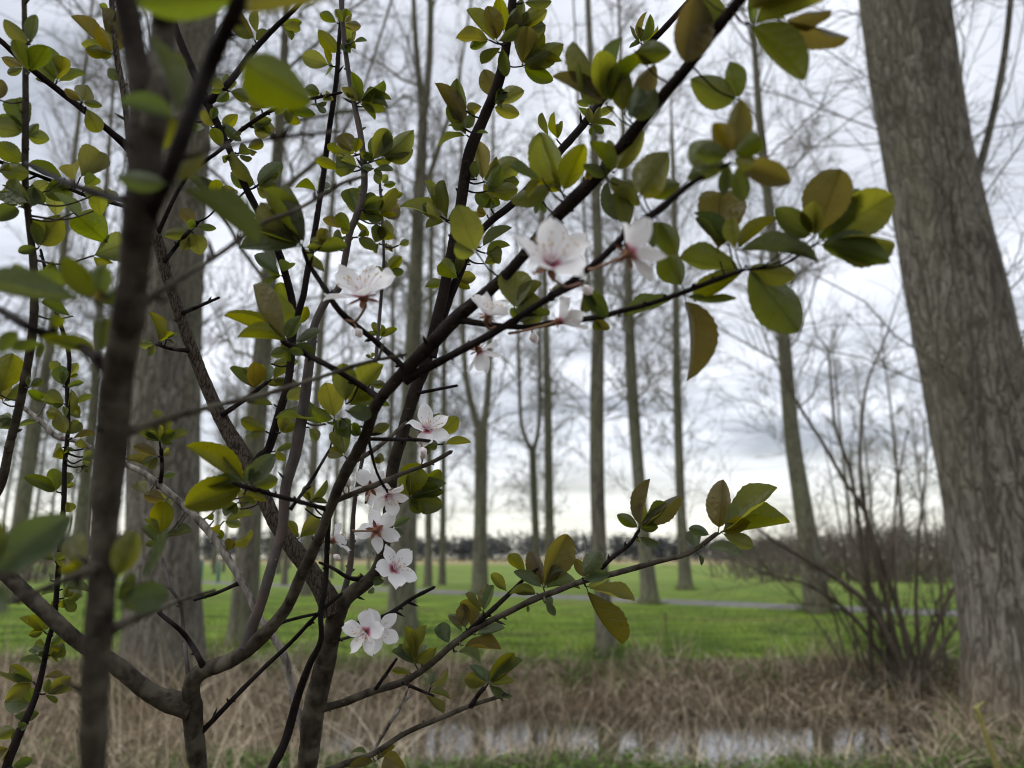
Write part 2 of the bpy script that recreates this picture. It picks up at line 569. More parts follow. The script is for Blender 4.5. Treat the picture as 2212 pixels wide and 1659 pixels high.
# low leafy ground cover on the near bank
def leaflets(X, Y, hmax, s0, s1):
    N = len(X)
    c = np.stack([X, Y, zg(X, Y) + rs.uniform(0, 1, N) ** 1.3 * hmax], -1)
    s = rs.uniform(s0, s1, N)
    u = rs.normal(0, 1, (N, 3)); u[:, 2] *= .35; u /= np.linalg.norm(u, axis=1, keepdims=True)
    w = np.cross(u, rs.normal(0, .35, (N, 3)) + np.array([0, 0, 1])); w /= np.linalg.norm(w, axis=1, keepdims=True)
    nn = np.cross(u, w)
    a = c; b1 = c + u * (s * .5)[:, None] + w * (s * .42)[:, None] + nn * (s * .12)[:, None]
    t = c + u * s[:, None]; b2 = c + u * (s * .5)[:, None] - w * (s * .42)[:, None] + nn * (s * .12)[:, None]
    V = np.stack([a, b1, t, b2], 1).reshape(-1, 3)
    i = np.arange(N)[:, None] * 4
    return V, np.concatenate([i + np.array([[0, 1, 2]]), i + np.array([[0, 2, 3]])])
m_cover = island_mat('ground_cover_mat', [(0, (.04, .075, .014)), (.5, (.09, .155, .028)), (1, (.16, .25, .05))], 0.25, .6)
bag2 = Bag()
X, Y = clumped(17000, -2.2, 6.0, 4.4, 5.8, 260, .18)
V, T = leaflets(X, Y, .10, .018, .05); bag2.add(V, T=T)
X, Y = clumped(2500, -6, -2.0, 4.2, 6.8, 70, .2)
V, T = leaflets(X, Y, .12, .018, .045); bag2.add(V, T=T)
X, Y = clumped(9000, -6.5, 7.5, 9.7, 10.9, 120, .15)
V, T = leaflets(X, Y, .16, .02, .05); bag2.add(V, T=T)
X, Y = clumped(2500, 2.8, 6.2, 5.4, 7.3, 60, .2)
V, T = leaflets(X, Y, .16, .018, .045); bag2.add(V, T=T)
V, Q = blades(rs, (lambda x, y: np.stack([x, y, zg(x, y)], -1))(*clumped(7000, -2.5, 6.2, 4.4, 6.0, 150, .2)), rs.uniform(.05, .19, 7000), rs.uniform(.1, 1.2, 7000), rs.uniform(.004, .008, 7000), 4)
bag2.add(V, Q)
tag(mobj('ground_cover', bag2.mesh('ground_cover', m_cover)), 'low green weeds and ground ivy on the near bank', 'ground cover', kind='stuff')

# ------------------------------------------------------------------ bare poplars
m_bark_big = bark_mat('poplar_bark_big', (.065, .055, .043), (.165, .150, .122), (.228, .210, .174), 13.0, 2.6, 0.06, moss=(.135, .13, .085), bstr=1.0, base_tint=(.15, .105, .06))
m_bark = bark_mat('poplar_bark', (.07, .064, .048), (.138, .128, .096), (.20, .187, .143), 12.0, 1.8, 0.03, moss=(.14, .15, .075), bstr=0.7)
m_bark_far = noise_mat('poplar_bark_far', (.105, .099, .073), (.16, .15, .115), 2.0, 0.95, 0.4, 0.03, 0.1, (3, 3, .6))
m_twig = noise_mat('poplar_twig', (.115, .11, .078), (.175, .165, .12), 1.5, 0.9, 0.0, 0.01, 0.1)

def sample(rs, cur, rad, m, t0, t1):
    """m points on every curve of (N,k,3): positions, tangents, radii, t"""
    N, k, _ = cur.shape
    t = rs.uniform(t0, t1, (N, m))
    f = t * (k - 1); i = np.minimum(f.astype(int), k - 2); fr = (f - i)[..., None]
    r = np.arange(N)[:, None]
    p = cur[r, i] * (1 - fr) + cur[r, i + 1] * fr
    tg = cur[r, i + 1] - cur[r, i]
    tg = tg / (np.linalg.norm(tg, axis=-1, keepdims=True) + 1e-9)
    rr = rad[r, i] * (1 - fr[..., 0]) + rad[r, i + 1] * fr[..., 0]
    return p.reshape(-1, 3), tg.reshape(-1, 3), rr.ravel(), t.ravel()

def sprout(rs, p, tg, L, r0, r1, ang, k, upb, bend, jit=.06):
    """curves leaving points p at angle ang from tangent tg"""
    N = len(p)
    q = rs.normal(0, 1, (N, 3))
    q -= (q * tg).sum(1, keepdims=True) * tg
    q /= np.linalg.norm(q, axis=1, keepdims=True) + 1e-9
    d = tg * np.cos(ang)[:, None] + q * np.sin(ang)[:, None]
    d[:, 2] += upb
    d /= np.linalg.norm(d, axis=1, keepdims=True) + 1e-9
    bv = rs.normal(0, 1, (N, 3)) * .25; bv[:, 2] += bend
    s = np.linspace(0, 1, k)
    cur = p[:, None, :] + L[:, None, None] * (d[:, None, :] * s[None, :, None] + bv[:, None, :] * (s ** 2)[None, :, None])
    j = rs.normal(0, jit, (N, k, 3)) * L[:, None, None] * (s[None, :, None] > 0)
    cur = cur + j * .5
    rad = r0[:, None] * (1 - s[None, :]) + r1[:, None] * s[None, :]
    return cur, rad

def crown_bag(rs, stems, h0, n_limb, n_sub, n_twig, lmax, fine=0.0042, low=None):
    """stems: list of (k,4) arrays xyz r. returns Bag of limbs and twigs"""
    bag = Bag()
    P0, T0, R0, L0 = [], [], [], []
    for st in stems:
        top = st[-1, 2]
        lo = max(h0, st[0, 2])
        n = max(4, int(n_limb * (top - lo) / max(4.0, (max(s[-1, 2] for s in stems) - h0)) / (1 + .5 * (len(stems) - 1))))
        hs = lo + (top - lo) * rs.uniform(0, 1, n) ** 0.9
        for h in hs:
            i = int(np.clip(np.searchsorted(st[:, 2], h) - 1, 0, len(st) - 2))
            f = (h - st[i, 2]) / max(1e-6, st[i + 1, 2] - st[i, 2])
            P0.append(st[i, :3] * (1 - f) + st[i + 1, :3] * f)
            tv = st[i + 1, :3] - st[i, :3]; T0.append(tv / np.linalg.norm(tv))
            R0.append(st[i, 3] * (1 - f) + st[i + 1, 3] * f)
            L0.append((1.0 - 0.62 * (h - h0) / max(1.0, top - h0)) * lmax * rs.uniform(.45, 1.1))
    n_main = len(P0)
    if low:                                                     # thin water shoots low on the trunk
        st = stems[0]
        for h in rs.uniform(low[1], min(low[2], max(low[1] + .5, st[-1, 2])), low[0] if st[-1, 2] > 9 else low[0] // 2):
            i = int(np.clip(np.searchsorted(st[:, 2], h) - 1, 0, len(st) - 2))
            P0.append(st[i, :3]); tv = st[i + 1, :3] - st[i, :3]; T0.append(tv / np.linalg.norm(tv)); R0.append(st[i, 3])
            L0.append(rs.uniform(.5, 1.0) * low[3])
    P0, T0, R0, L0 = map(np.array, (P0, T0, R0, L0))
    lr = np.minimum(R0 * .45, 0.007 + L0 * .0075)
    lr[n_main:] = .0035 + .003 * L0[n_main:]
    c1, r1 = sprout(rs, P0, T0, L0, lr, lr * .22 + .002, rs.uniform(.65, 1.3, len(P0)), 8, .1, .14, .035)
    V, Q = tubes(c1, r1, 5); bag.add(V, Q)
    p, t, r, tt_ = sample(rs, c1, r1, n_sub, .12, 1.0)
    L = np.repeat(L0, n_sub) * rs.uniform(.18, .5, len(p))
    c2, r2 = sprout(rs, p, t, L, np.maximum(r * .6, fine * 1.2), np.full(len(p), fine * .8), rs.uniform(.35, 1.0, len(p)), 6, .12, .06, .04)
    V, Q = tubes(c2, r2, 3); bag.add(V, Q)
    p, t, r, tt_ = sample(rs, c2, r2, n_twig, .15, 1.0)
    L = np.repeat(L, n_twig) * rs.uniform(.25, .7, len(p))
    c3, r3 = sprout(rs, p, t, L, np.full(len(p), fine), np.full(len(p), fine * .5), rs.uniform(.3, .95, len(p)), 4, .05, .0, .04)
    V, Q = tubes(c3, r3, 3); bag.add(V, Q)
    return bag

def stem_curve(Y, pts, top=None, base=False, lean=0.0):
    """traced (x, y, width) -> dense (k,4) world points with radius, standing at depth Y"""
    w = []
    for (x, y, wd) in pts:
        q = atY(x, y, Y); dep = Y / ray(x, y)[1]
        w.append((q[0], q[1], q[2], wd * .5 * dep / F_PX))
    w = np.array(w)
    if base:
        g = float(zg(w[0, 0], w[0, 1]))
        b = w[0].copy(); b[2] = g - .15; b[3] *= 1.12
        if w[0, 2] - g < .1:
            w = w[1:]
        w = np.vstack([b, w])
    if top:
        d = w[-1] - w[-2]
        a = w[-1].copy()
        n = 6
        hz_ = (top - a[2])
        sl = d[:2] / max(.3, d[2])
        ex = []
        for i in range(1, n + 1):
            f = i / n
            ex.append((a[0] + sl[0] * hz_ * f * .6, a[1] + lean * hz_ * f, a[2] + hz_ * f, max(.012, a[3] * (1 - f) ** .8)))
        w = np.vstack([w, np.array(ex)])
    seg = []
    for i in range(len(w) - 1):
        n = max(2, int((w[i + 1, 2] - w[i, 2]) / .25))
        seg.append(w[i] + (w[i + 1] - w[i]) * np.linspace(0, 1, n, endpoint=False)[:, None])
    seg.append(w[-1:])
    out = np.vstack(seg)
    ker = np.ones(5) / 5                                        # soften the corners of the tracing
    if len(out) > 12:
        sm = np.stack([np.convolve(np.pad(out[:, c], 2, mode='edge'), ker, 'valid') for c in range(4)], 1)
        sm[0], sm[-1] = out[0], out[-1]
        out = sm
    return out

def trunk_bag(rs, stems, sides=14, flare=True):
    bag = Bag()
    for si, st in enumerate(stems):
        r = st[:, 3].copy()
        if flare and si == 0:
            h = st[:, 2] - st[0, 2]
            r *= 1 + (.30 if r[0] < .3 else .14) * np.exp(-h / .35)
        k = len(st)
        th = np.arange(sides) * 2 * math.pi / sides
        T = np.gradient(st[:, :3], axis=0); T /= np.linalg.norm(T, axis=1, keepdims=True)
        A = np.cross(T, (0, 1, 0)); A /= np.linalg.norm(A, axis=1, keepdims=True); B = np.cross(T, A)
        ph = rs.uniform(0, 6.28, 4)
        lob = 1 + .035 * np.sin(3 * th[None, :] + ph[0] + .25 * st[:, 2:3]) + .025 * np.sin(5 * th[None, :] + ph[1] - .4 * st[:, 2:3])
        if flare and si == 0:
            h = (st[:, 2] - st[0, 2])[:, None]
            lob += (.16 if r[0] < .3 else .08) * np.exp(-h / .3) * np.sin(5 * th[None, :] + ph[2])
        R = r[:, None] * lob + rs.normal(0, .006, (k, sides)) * r[:, None]
        V = st[:, None, :3] + R[..., None] * (np.cos(th)[None, :, None] * A[:, None, :] + np.sin(th)[None, :, None] * B[:, None, :])
        ix = np.arange(k * sides).reshape(k, sides)
        a = ix[:-1]; b = np.roll(a, -1, 1); c = ix[1:]; d = np.roll(c, -1, 1)
        bag.add(V.reshape(-1, 3), np.stack([a, b, d, c], -1).reshape(-1, 4))
    return bag

def poplar(seed, Y, pts, label, forks=(), top=24, h0=3.6, n_limb=46, n_sub=8, n_twig=7, lmax=4.4, bark=None, sides=14, group=None, fine=.0042, low=(36, 2.6, 13, 2.4)):
    rs = np.random.RandomState(seed)
    main = stem_curve(Y, pts, None if forks and len(forks) > 1 else top, True)
    stems = [main] + [stem_curve(Y, f, top) for f in forks]
    base = main[0, :3].copy(); base[2] += .15
    root = empty('poplar_tree', base, label, 'tree', group or 'bare poplars standing along the meadow')
    mobj('trunk', trunk_bag(rs, stems, sides).mesh('trunk', bark or m_bark, base), root)
    mobj('crown', crown_bag(rs, stems, h0, n_limb, n_sub, n_twig, lmax, fine, low).mesh('crown', m_twig, base), root)
    return root

poplar(1, 6.35, [(2216, 1565, 225), (2212, 1500, 205), (2180, 1250, 195), (2140, 1000, 198), (2108, 800, 203), (2062, 600, 192), (2017, 400, 172), (1980, 200, 174), (1952, 0, 176)],
       'thick furrowed poplar trunk leaning over the right edge, nearest of all', forks=[[(2095, 430, 20), (2122, 350, 15), (2150, 240, 14), (2172, 120, 13), (2187, 0, 12)]],
       top=26, h0=6.5, n_limb=30, n_sub=8, n_twig=7, lmax=3.2, bark=m_bark_big, sides=40, fine=.0022, low=(46, 2.3, 7.5, 2.2))
poplar(2, 9.4, [(352, 1480, 160), (352, 1250, 150), (352, 1000, 148), (358, 700, 142), (378, 400, 124), (400, 150, 112), (412, 0, 106)],
       'thick furrowed poplar trunk behind the blurred plum stem at left', top=26, h0=5.0, n_limb=40, lmax=3.6, bark=m_bark_big, sides=32, fine=.003, low=(40, 3.5, 10, 2.4))
poplar(3, 12.0, [(522, 1400, 58), (535, 1200, 52), (553, 900, 44), (572, 700, 38), (588, 500, 30), (600, 330, 25), (612, 150, 18), (620, 0, 14)],
       'slim grey poplar right of the thick left trunk', forks=[[(612, 410, 12), (640, 380, 11), (690, 350, 10), (740, 300, 8), (770, 240, 6)]][:1], h0=3.8, n_limb=36)
poplar(4, 14.1, [(866, 1372, 62), (870, 1250, 54), (880, 1000, 44), (890, 800, 36), (903, 500, 28), (914, 260, 22)],
       'pale grey poplar behind the lowest blossom, trunk forking near the top', forks=[[(914, 262, 15), (905, 170, 13), (897, 80, 12), (893, 0, 10)], [(914, 262, 17), (926, 170, 15), (930, 80, 14), (930, 0, 13)], [(920, 400, 13), (948, 320, 11), (975, 240, 8), (990, 180, 6)]], h0=4.2, n_limb=46)
poplar(5, 36.0, [(925, 1268, 16), (926, 1100, 15), (929, 850, 13), (931, 600, 11)], 'thin poplar just right of the pale grey forked one', h0=5, n_limb=40, lmax=4.0, fine=.006)
poplar(6, 39.0, [(955, 1262, 14), (957, 1100, 13), (959, 850, 11), (960, 600, 10)], 'second thin poplar right of the pale grey forked one', h0=5, n_limb=40, lmax=4.0, fine=.006)
poplar(7, 28.5, [(1036, 1286, 34), (1038, 1150, 29), (1040, 1000, 27), (1039, 930, 30)],
       'poplar with a Y fork at mid height, left of the two forked far ones', forks=[[(1037, 935, 17), (1020, 880, 14), (1008, 830, 13), (1001, 740, 12), (998, 600, 11)], [(1041, 935, 18), (1052, 880, 15), (1057, 800, 14), (1060, 650, 12)]], h0=6, n_limb=44, lmax=4.4, fine=.0052)
poplar(8, 40.0, [(1160, 1262, 20), (1157, 1150, 16), (1152, 1030, 15), (1151, 975, 15)],
       'slender poplar with a wide lyre shaped fork at mid height', forks=[[(1151, 978, 9), (1132, 948, 9), (1125, 910, 8), (1121, 800, 8), (1118, 650, 7)], [(1152, 978, 10), (1164, 930, 9), (1167, 860, 8), (1166, 700, 8)]], h0=7, n_limb=40, lmax=4.0, fine=.006)
poplar(9, 38.0, [(1188, 1264, 21), (1187, 1100, 19), (1184, 900, 17), (1180, 740, 15), (1173, 500, 12)], 'straight poplar just right of the lyre forked one', h0=6, n_limb=44, lmax=4.2, fine=.006)
poplar(10, 10.9, [(1311, 1416, 44), (1306, 1350, 36), (1294, 1200, 32), (1288, 1000, 31), (1289, 830, 30), (1294, 600, 23), (1284, 330, 18), (1277, 150, 15), (1270, 0, 12)],
       'poplar rising from the far edge of the ditch, centre of the meadow', forks=[[(1292, 730, 8), (1276, 690, 7), (1270, 600, 6), (1262, 480, 5)]], top=20, h0=4.0, n_limb=34, lmax=3.0, fine=.003, low=(30, 3, 9, 2.0))
poplar(11, 22.9, [(1406, 1306, 34), (1390, 1150, 28), (1373, 950, 26), (1363, 800, 25), (1357, 600, 18), (1352, 450, 14)],
       'poplar by the path right of the centre tree, swollen knot on its trunk', h0=4.6, n_limb=44, lmax=4.2, fine=.005)
poplar(12, 33.0, [(1482, 1276, 27), (1471, 1100, 21), (1463, 850, 18), (1460, 650, 15), (1455, 400, 12)], 'straight slim poplar beyond the path, left of the bare thicket', h0=5.5, n_limb=44, lmax=4.2, fine=.0055)
poplar(13, 19.3, [(1768, 1327, 52), (1742, 1150, 42), (1710, 950, 33), (1690, 700, 27), (1656, 400, 20), (1640, 250, 16), (1630, 100, 13), (1625, 0, 11)],
       'leaning poplar beside the path, behind the bare thicket', h0=4.2, n_limb=48, lmax=4.2, fine=.0046)
poplar(14, 24.0, [(22, 1250, 34), (48, 1106, 30), (75, 930, 25), (107, 753, 20), (132, 600, 16), (150, 430, 12)], 'poplar leaning right at the far left edge', h0=4.6, n_limb=40, lmax=4.0, fine=.005)
poplar(15, 27.0, [(160, 1262, 32), (177, 1106, 26), (203, 886, 20), (214, 700, 16), (222, 500, 12)], 'second leaning poplar from the left edge', h0=4.6, n_limb=40, lmax=4.0, fine=.0055)

# rows of the far plantation: built once in four shapes, then copied
protos = []
for s in range(4):
    r_ = np.random.RandomState(200 + s)
    hgt = r_.uniform(19, 25)
    z = np.linspace(-.1, hgt, 40)
    lx = np.cumsum(r_.normal(0, .012, 40)) * 1.5; ly = np.cumsum(r_.normal(0, .012, 40))
    st = np.stack([lx, ly, z, .15 * (1 - np.clip(z / hgt, 0, 1)) ** .85 + .012], 1)
    tm = trunk_bag(r_, [st], 8).mesh('far_trunk', m_bark_far)
    cm = crown_bag(r_, [st], 3.6 + s * .6, 60, 7, 7, 3.6, .0065).mesh('far_crown', m_twig)
    protos.append((tm, cm))

def far_poplar(x, y, rz, sc, s, label, group):
    root = empty('poplar_tree', (x, y, float(zg(x, y))), label, 'tree', group)
    root.rotation_euler = (0, 0, rz); root.scale = (sc, sc, sc)
    mobj('trunk', protos[s][0], root); mobj('crown', protos[s][1], root)

pr = random.Random(5)
n_far = 0
for row in range(7):
    Yr = 27 + row * 12
    gap = 5.2
    xl, xr = (440 - CX) / F_PX * Yr, (905 - CX) / F_PX * Yr
    xx = xl + pr.uniform(0, gap)
    while xx < xr:
        far_poplar(xx + pr.uniform(-.5, .5), Yr + pr.uniform(-2, 2), pr.uniform(0, 6.28), pr.uniform(.85, 1.2), pr.randrange(4),
                   'thin grey poplar trunk in the far plantation left of the blossoms', 'far plantation poplars left of the blossoms')
        xx += gap
ORD = ['first', 'second', 'third', 'fourth', 'fifth', 'sixth', 'seventh', 'eighth', 'ninth', 'tenth', 'eleventh', 'twelfth', 'thirteenth', 'fourteenth']
for i in range(9):
    px = -60 + i * 37 + pr.uniform(-10, 10); Yr = pr.uniform(38, 80)
    far_poplar((px - CX) / F_PX * Yr, Yr, pr.uniform(0, 6.28), pr.uniform(.85, 1.15), pr.randrange(4), ORD[i] + ' far poplar from the left edge, seen through plum leaves', 'far poplars at the left edge')
for i in range(9):
    px = 1830 + i * 47 + pr.uniform(-14, 14); Yr = pr.uniform(45, 95)
    far_poplar((px - CX) / F_PX * Yr, Yr, pr.uniform(0, 6.28), pr.uniform(.8, 1.1), pr.randrange(4), ORD[i] + ' far poplar from the left behind the thicket and right trunk', 'far poplars at right')
# ------------------------------------------------------------------ bare thicket on the far bank
m_shrub = noise_mat('thicket_bark', (.065, .052, .036), (.13, .108, .08), 9, 0.9, 0.3, 0.004, 0.15, (1, 1, .4))
def thicket_bag(rs, curves4, n_sub, n_twig, fine, lsub):
    bag = Bag()
    for c in curves4:
        V, Q = tubes(c[None, :, :3], c[None, :, 3], 7); bag.add(V, Q)
        cur, rad = c[None, :, :3], c[None, :, 3]
        p, t, r, _ = sample(rs, cur, rad, n_sub, .15, 1.0)
        L = rs.uniform(.3, 1.0, len(p)) * lsub
        c2, r2 = sprout(rs, p, t, L, np.maximum(r * .4, fine * 1.3), np.full(len(p), fine * .8), rs.uniform(.35, .9, len(p)), 6, .15, .05, .05)
        V, Q = tubes(c2, r2, 4); bag.add(V, Q)
        p, t, r, _ = sample(rs, c2, r2, n_twig, .1, 1.0)
        L = np.repeat(L, n_twig) * rs.uniform(.2, .6, len(p))
        c3, r3 = sprout(rs, p, t, L, np.full(len(p), fine), np.full(len(p), fine * .5), rs.uniform(.35, .9, len(p)), 4, .05, .02, .05)
        V, Q = tubes(c3, r3, 3); bag.add(V, Q)
    return bag

TY = 9.9
traced = [
    [(1968, 1483, 30), (1918, 1380, 26), (1875, 1306, 22), (1802, 1246, 18), (1715, 1193, 14), (1642, 1146, 8), (1590, 1090, 4)],
    [(1930, 1440, 22), (1900, 1320, 18), (1868, 1239, 16), (1852, 1106, 14), (1835, 1010, 12), (1802, 913, 10), (1790, 760, 8), (1765, 726, 5), (1745, 640, 3)],
    [(1955, 1470, 22), (1908, 1273, 18), (1868, 1106, 14), (1828, 1046, 13), (1775, 953, 12), (1722, 870, 10), (1690, 800, 5)],
    [(1985, 1470, 24), (1928, 1279, 18), (1878, 1139, 14), (1858, 1020, 12), (1862, 903, 10), (1875, 820, 9), (1895, 773, 8), (1918, 713, 6), (1955, 596, 3)],
    [(1992, 1440, 20), (2035, 1323, 16), (2068, 1256, 12), (2110, 1180, 8), (2140, 1080, 4)],
    [(2000, 1450, 16), (2082, 1329, 12), (2130, 1270, 8), (2200, 1200, 4)],
    [(1990, 1460, 18), (1978, 1300, 13), (1985, 1150, 10), (2000, 1020, 7), (1996, 900, 4)],
    [(1945, 1475, 16), (1850, 1340, 12), (1760, 1270, 9), (1660, 1240, 6), (1560, 1200, 3)],
    [(1975, 1470, 16), (1945, 1350, 12), (1930, 1200, 9), (1938, 1050, 7), (1960, 930, 4)],
    [(1950, 1480, 12), (1890, 1400, 10), (1840, 1330, 8), (1790, 1310, 6), (1700, 1300, 3)],
]
rsx = np.random.RandomState(31)
for i in range(14):                                              # looser thin stems all round
    x0, y0 = rsx.uniform(1800, 2080), rsx.uniform(1420, 1490)
    dx = (x0 - 1940) * rsx.uniform(.3, 1.4) + rsx.uniform(-90, 60); hgt_ = rsx.uniform(180, 520)
    traced.append([(x0, y0, 8), (x0 + dx * .25, y0 - hgt_ * .35, 7), (x0 + dx * .6, y0 - hgt_ * .7, 5), (x0 + dx, y0 - hgt_, 3)])
curves4 = []
for c in traced:
    st = []
    yo = rsx.uniform(-.5, .5)
    for i, (x, y, wd) in enumerate(c):
        f = i / (len(c) - 1)
        q = atY(x, y, TY + yo * f); st.append((*q, wd * .5 * TY / F_PX * .62))
    st = spline(np.array(st), .12)
    curves4.append(st)
root_xy = np.mean([c[0, :2] for c in curves4], 0)
gz = float(zg(*root_xy))
for i, c in enumerate(curves4):                                  # carry every stem down to one stool
    b = np.array([root_xy[0] + .55 * (c[0, 0] - root_xy[0]) + rsx.uniform(-.3, .3), root_xy[1] + rsx.uniform(-.25, .25), gz - .1, c[0, 3] * 1.2])
    curves4[i] = np.vstack([b + (c[0] - b) * np.linspace(0, 1, 4, endpoint=False)[:, None], c])
tb = np.array([root_xy[0], root_xy[1], gz])
th_root = empty('bare_thicket', tb, 'leafless many stemmed thicket on the far ditch bank beside the right trunk', 'shrub')
for i_, c in enumerate(curves4):
    mobj('stem', (thicket_bag(rsx, [c], 14, 9, .0024, 1.15) if i_ < 10 else thicket_bag(rsx, [c], 5, 4, .0018, .7)).mesh('stem', m_shrub, tb), th_root)

# far bare bushes: three shapes, copied
m_bush = noise_mat('bare_bush_bark', (.115, .095, .075), (.17, .145, .12), 3, 0.95, 0, 0.01, 0.1)
bush_me = []
for s in range(3):
    r_ = np.random.RandomState(60 + s)
    cs = []
    for i in range(26):
        a, l = r_.uniform(0, 6.28), r_.uniform(1.0, 4.4)
        lean = r_.uniform(.1, .75)
        s_ = np.linspace(0, 1, 8)
        ox, oy = r_.normal(0, .9, 2)
        c = np.stack([ox + math.cos(a) * lean * l * s_ ** 1.3, oy + math.sin(a) * lean * l * s_ ** 1.3, l * s_ * (1 - .2 * lean * s_) - .05, .03 * (1 - s_) + .008], 1)
        cs.append(c)
    bush_me.append(thicket_bag(r_, cs, 8, 5, .006, 1.1).mesh('bare_bush', m_bush))
def bush(px, Y, sc, label, group):
    o = mobj('bare_bush', bush_me[pr.randrange(3)])
    x = (px - CX) / F_PX * Y
    o.location = (x, Y, float(zg(x, Y))); o.rotation_euler = (0, 0, pr.uniform(0, 6.28)); o.scale = (sc * pr.uniform(.9, 1.3), sc, sc * pr.uniform(.55, 1.05))
    tag(o, label, 'bush', group)
for ih, (px, Y, sc) in enumerate(((1600, 52, .9), (1620, 60, 1.3), (1650, 47, .95), (1700, 44, 1.0), (1720, 63, 1.5), (1745, 50, 1.1), (1800, 46, 1.2), (1820, 60, 1.5), (1850, 43, 1.05), (1895, 48, 1.2), (1945, 45, 1.1), (1960, 62, 1.6), (1990, 42, 1.1), (2040, 46, 1.3))):
    bush(px, Y, sc, ORD[ih] + ' bare bush from the left in the far hedge behind the thicket', 'hedge bushes across the meadow at right')
for ih, (px, Y, sc) in enumerate(((-20, 40, 1.0), (10, 55, 1.4), (40, 44, 1.1), (95, 42, .9), (130, 50, 1.1), (250, 48, .9))):
    bush(px, Y, sc, ORD[ih] + ' bare bush from the left in the hedge at the left edge', 'far left hedge bushes')

# the far wood on the horizon: one dark uneven mass
r_ = np.random.RandomState(77)
n_t = 900
bx = r_.uniform(-340, 380, n_t); by = 270 + r_.uniform(-14, 40, n_t)
hh = (7.6 + 3.2 * (wob(bx, by * 0, .035, 12) + .3) + r_.gamma(2, .7, n_t)); hh = np.clip(hh, 4, 16)
per = 130
c = np.repeat(np.stack([bx, by, hh * .5], -1), per, 0)
e = r_.normal(0, 1, (n_t * per, 3)); e /= np.linalg.norm(e, axis=1, keepdims=True); e *= r_.uniform(0, 1, (n_t * per, 1)) ** .4
c = c + e * np.stack([np.repeat(hh * .33, per), np.repeat(hh * .33, per), np.repeat(hh * .5, per)], -1)
u = r_.normal(0, .30, (n_t * per, 3)); v = r_.normal(0, .30, (n_t * per, 3))
V = np.stack([c - u, c + v, c + u - v], 1).reshape(-1, 3)
m_wood = island_mat('far_wood_mat', [(0, (.040, .048, .050)), (.6, (.06, .066, .068)), (1, (.10, .096, .092))], 0, .95)
tag(mobj('distant_wood', mesh_np('distant_wood', V, [np.arange(len(V)).reshape(-1, 3)], m_wood, False)), 'dark low wood along the horizon', 'wood', kind='stuff')
# ------------------------------------------------------------------ plum saplings in the foreground
KD = 0.65                                                       # nominal depth -> metres
m_pl_brown, nt = new_mat('plum_bark_brown')                    # brown at the foot, nearly black towards the tip of main stems
co = nd(nt, 'ShaderNodeTexCoord').outputs['Object']
tip_f = nd(nt, 'ShaderNodeAttribute', attribute_name='tip_dark').outputs['Fac']
f1 = noise(nt, mapping(nt, co, (1, 1, .5)), 140, 6, .62)
foot_col = ramp(nt, f1, [(.33, (.020, .016, .012)), (.68, (.066, .055, .041))])
foot_col = mixc(nt, ramp(nt, noise(nt, co, 60, 2), [(.48, (0, 0, 0)), (.62, (1, 1, 1))]), foot_col, (.090, .079, .060))
tip_col = ramp(nt, f1, [(.33, (.009, .007, .0065)), (.68, (.027, .020, .017))])
lent = noise(nt, mapping(nt, co, (1, 1, 3.5)), 210, 2)
bk = mixc(nt, tip_f, foot_col, tip_col)
bk = mixc(nt, ramp(nt, lent, [(.66, (0, 0, 0)), (.72, (.6, .6, .6))]), bk, (.10, .082, .062))
finish(nt, bk, .85, f1, .6, .0014, .08)
m_pl_dark = noise_mat('plum_bark_dark', (.007, .0055, .0055), (.021, .015, .014), 160, 0.8, 0.4, 0.0008, 0.08, (1, 1, .5), 5)
m_pl_grey = noise_mat('plum_bark_grey', (.040, .034, .031), (.085, .076, .070), 130, 0.8, 0.4, 0.001, 0.12, (1, 1, .35), 6, ((.085, .065, .055), 45))
m_pl_mott = noise_mat('plum_bark_mottled', (.045, .034, .026), (.34, .31, .27), 170, 0.8, 0.6, 0.001, 0.2, (1, 1, .22), 4)
m_pl_rough = bark_mat('plum_bark_rough', (.024, .017, .012), (.075, .058, .043), (.11, .09, .07), 330.0, 90.0, 0.0022, None, 1.0)
MB = {'b': m_pl_brown, 'd': m_pl_dark, 'g': m_pl_grey, 'm': m_pl_mott, 'r': m_pl_rough}

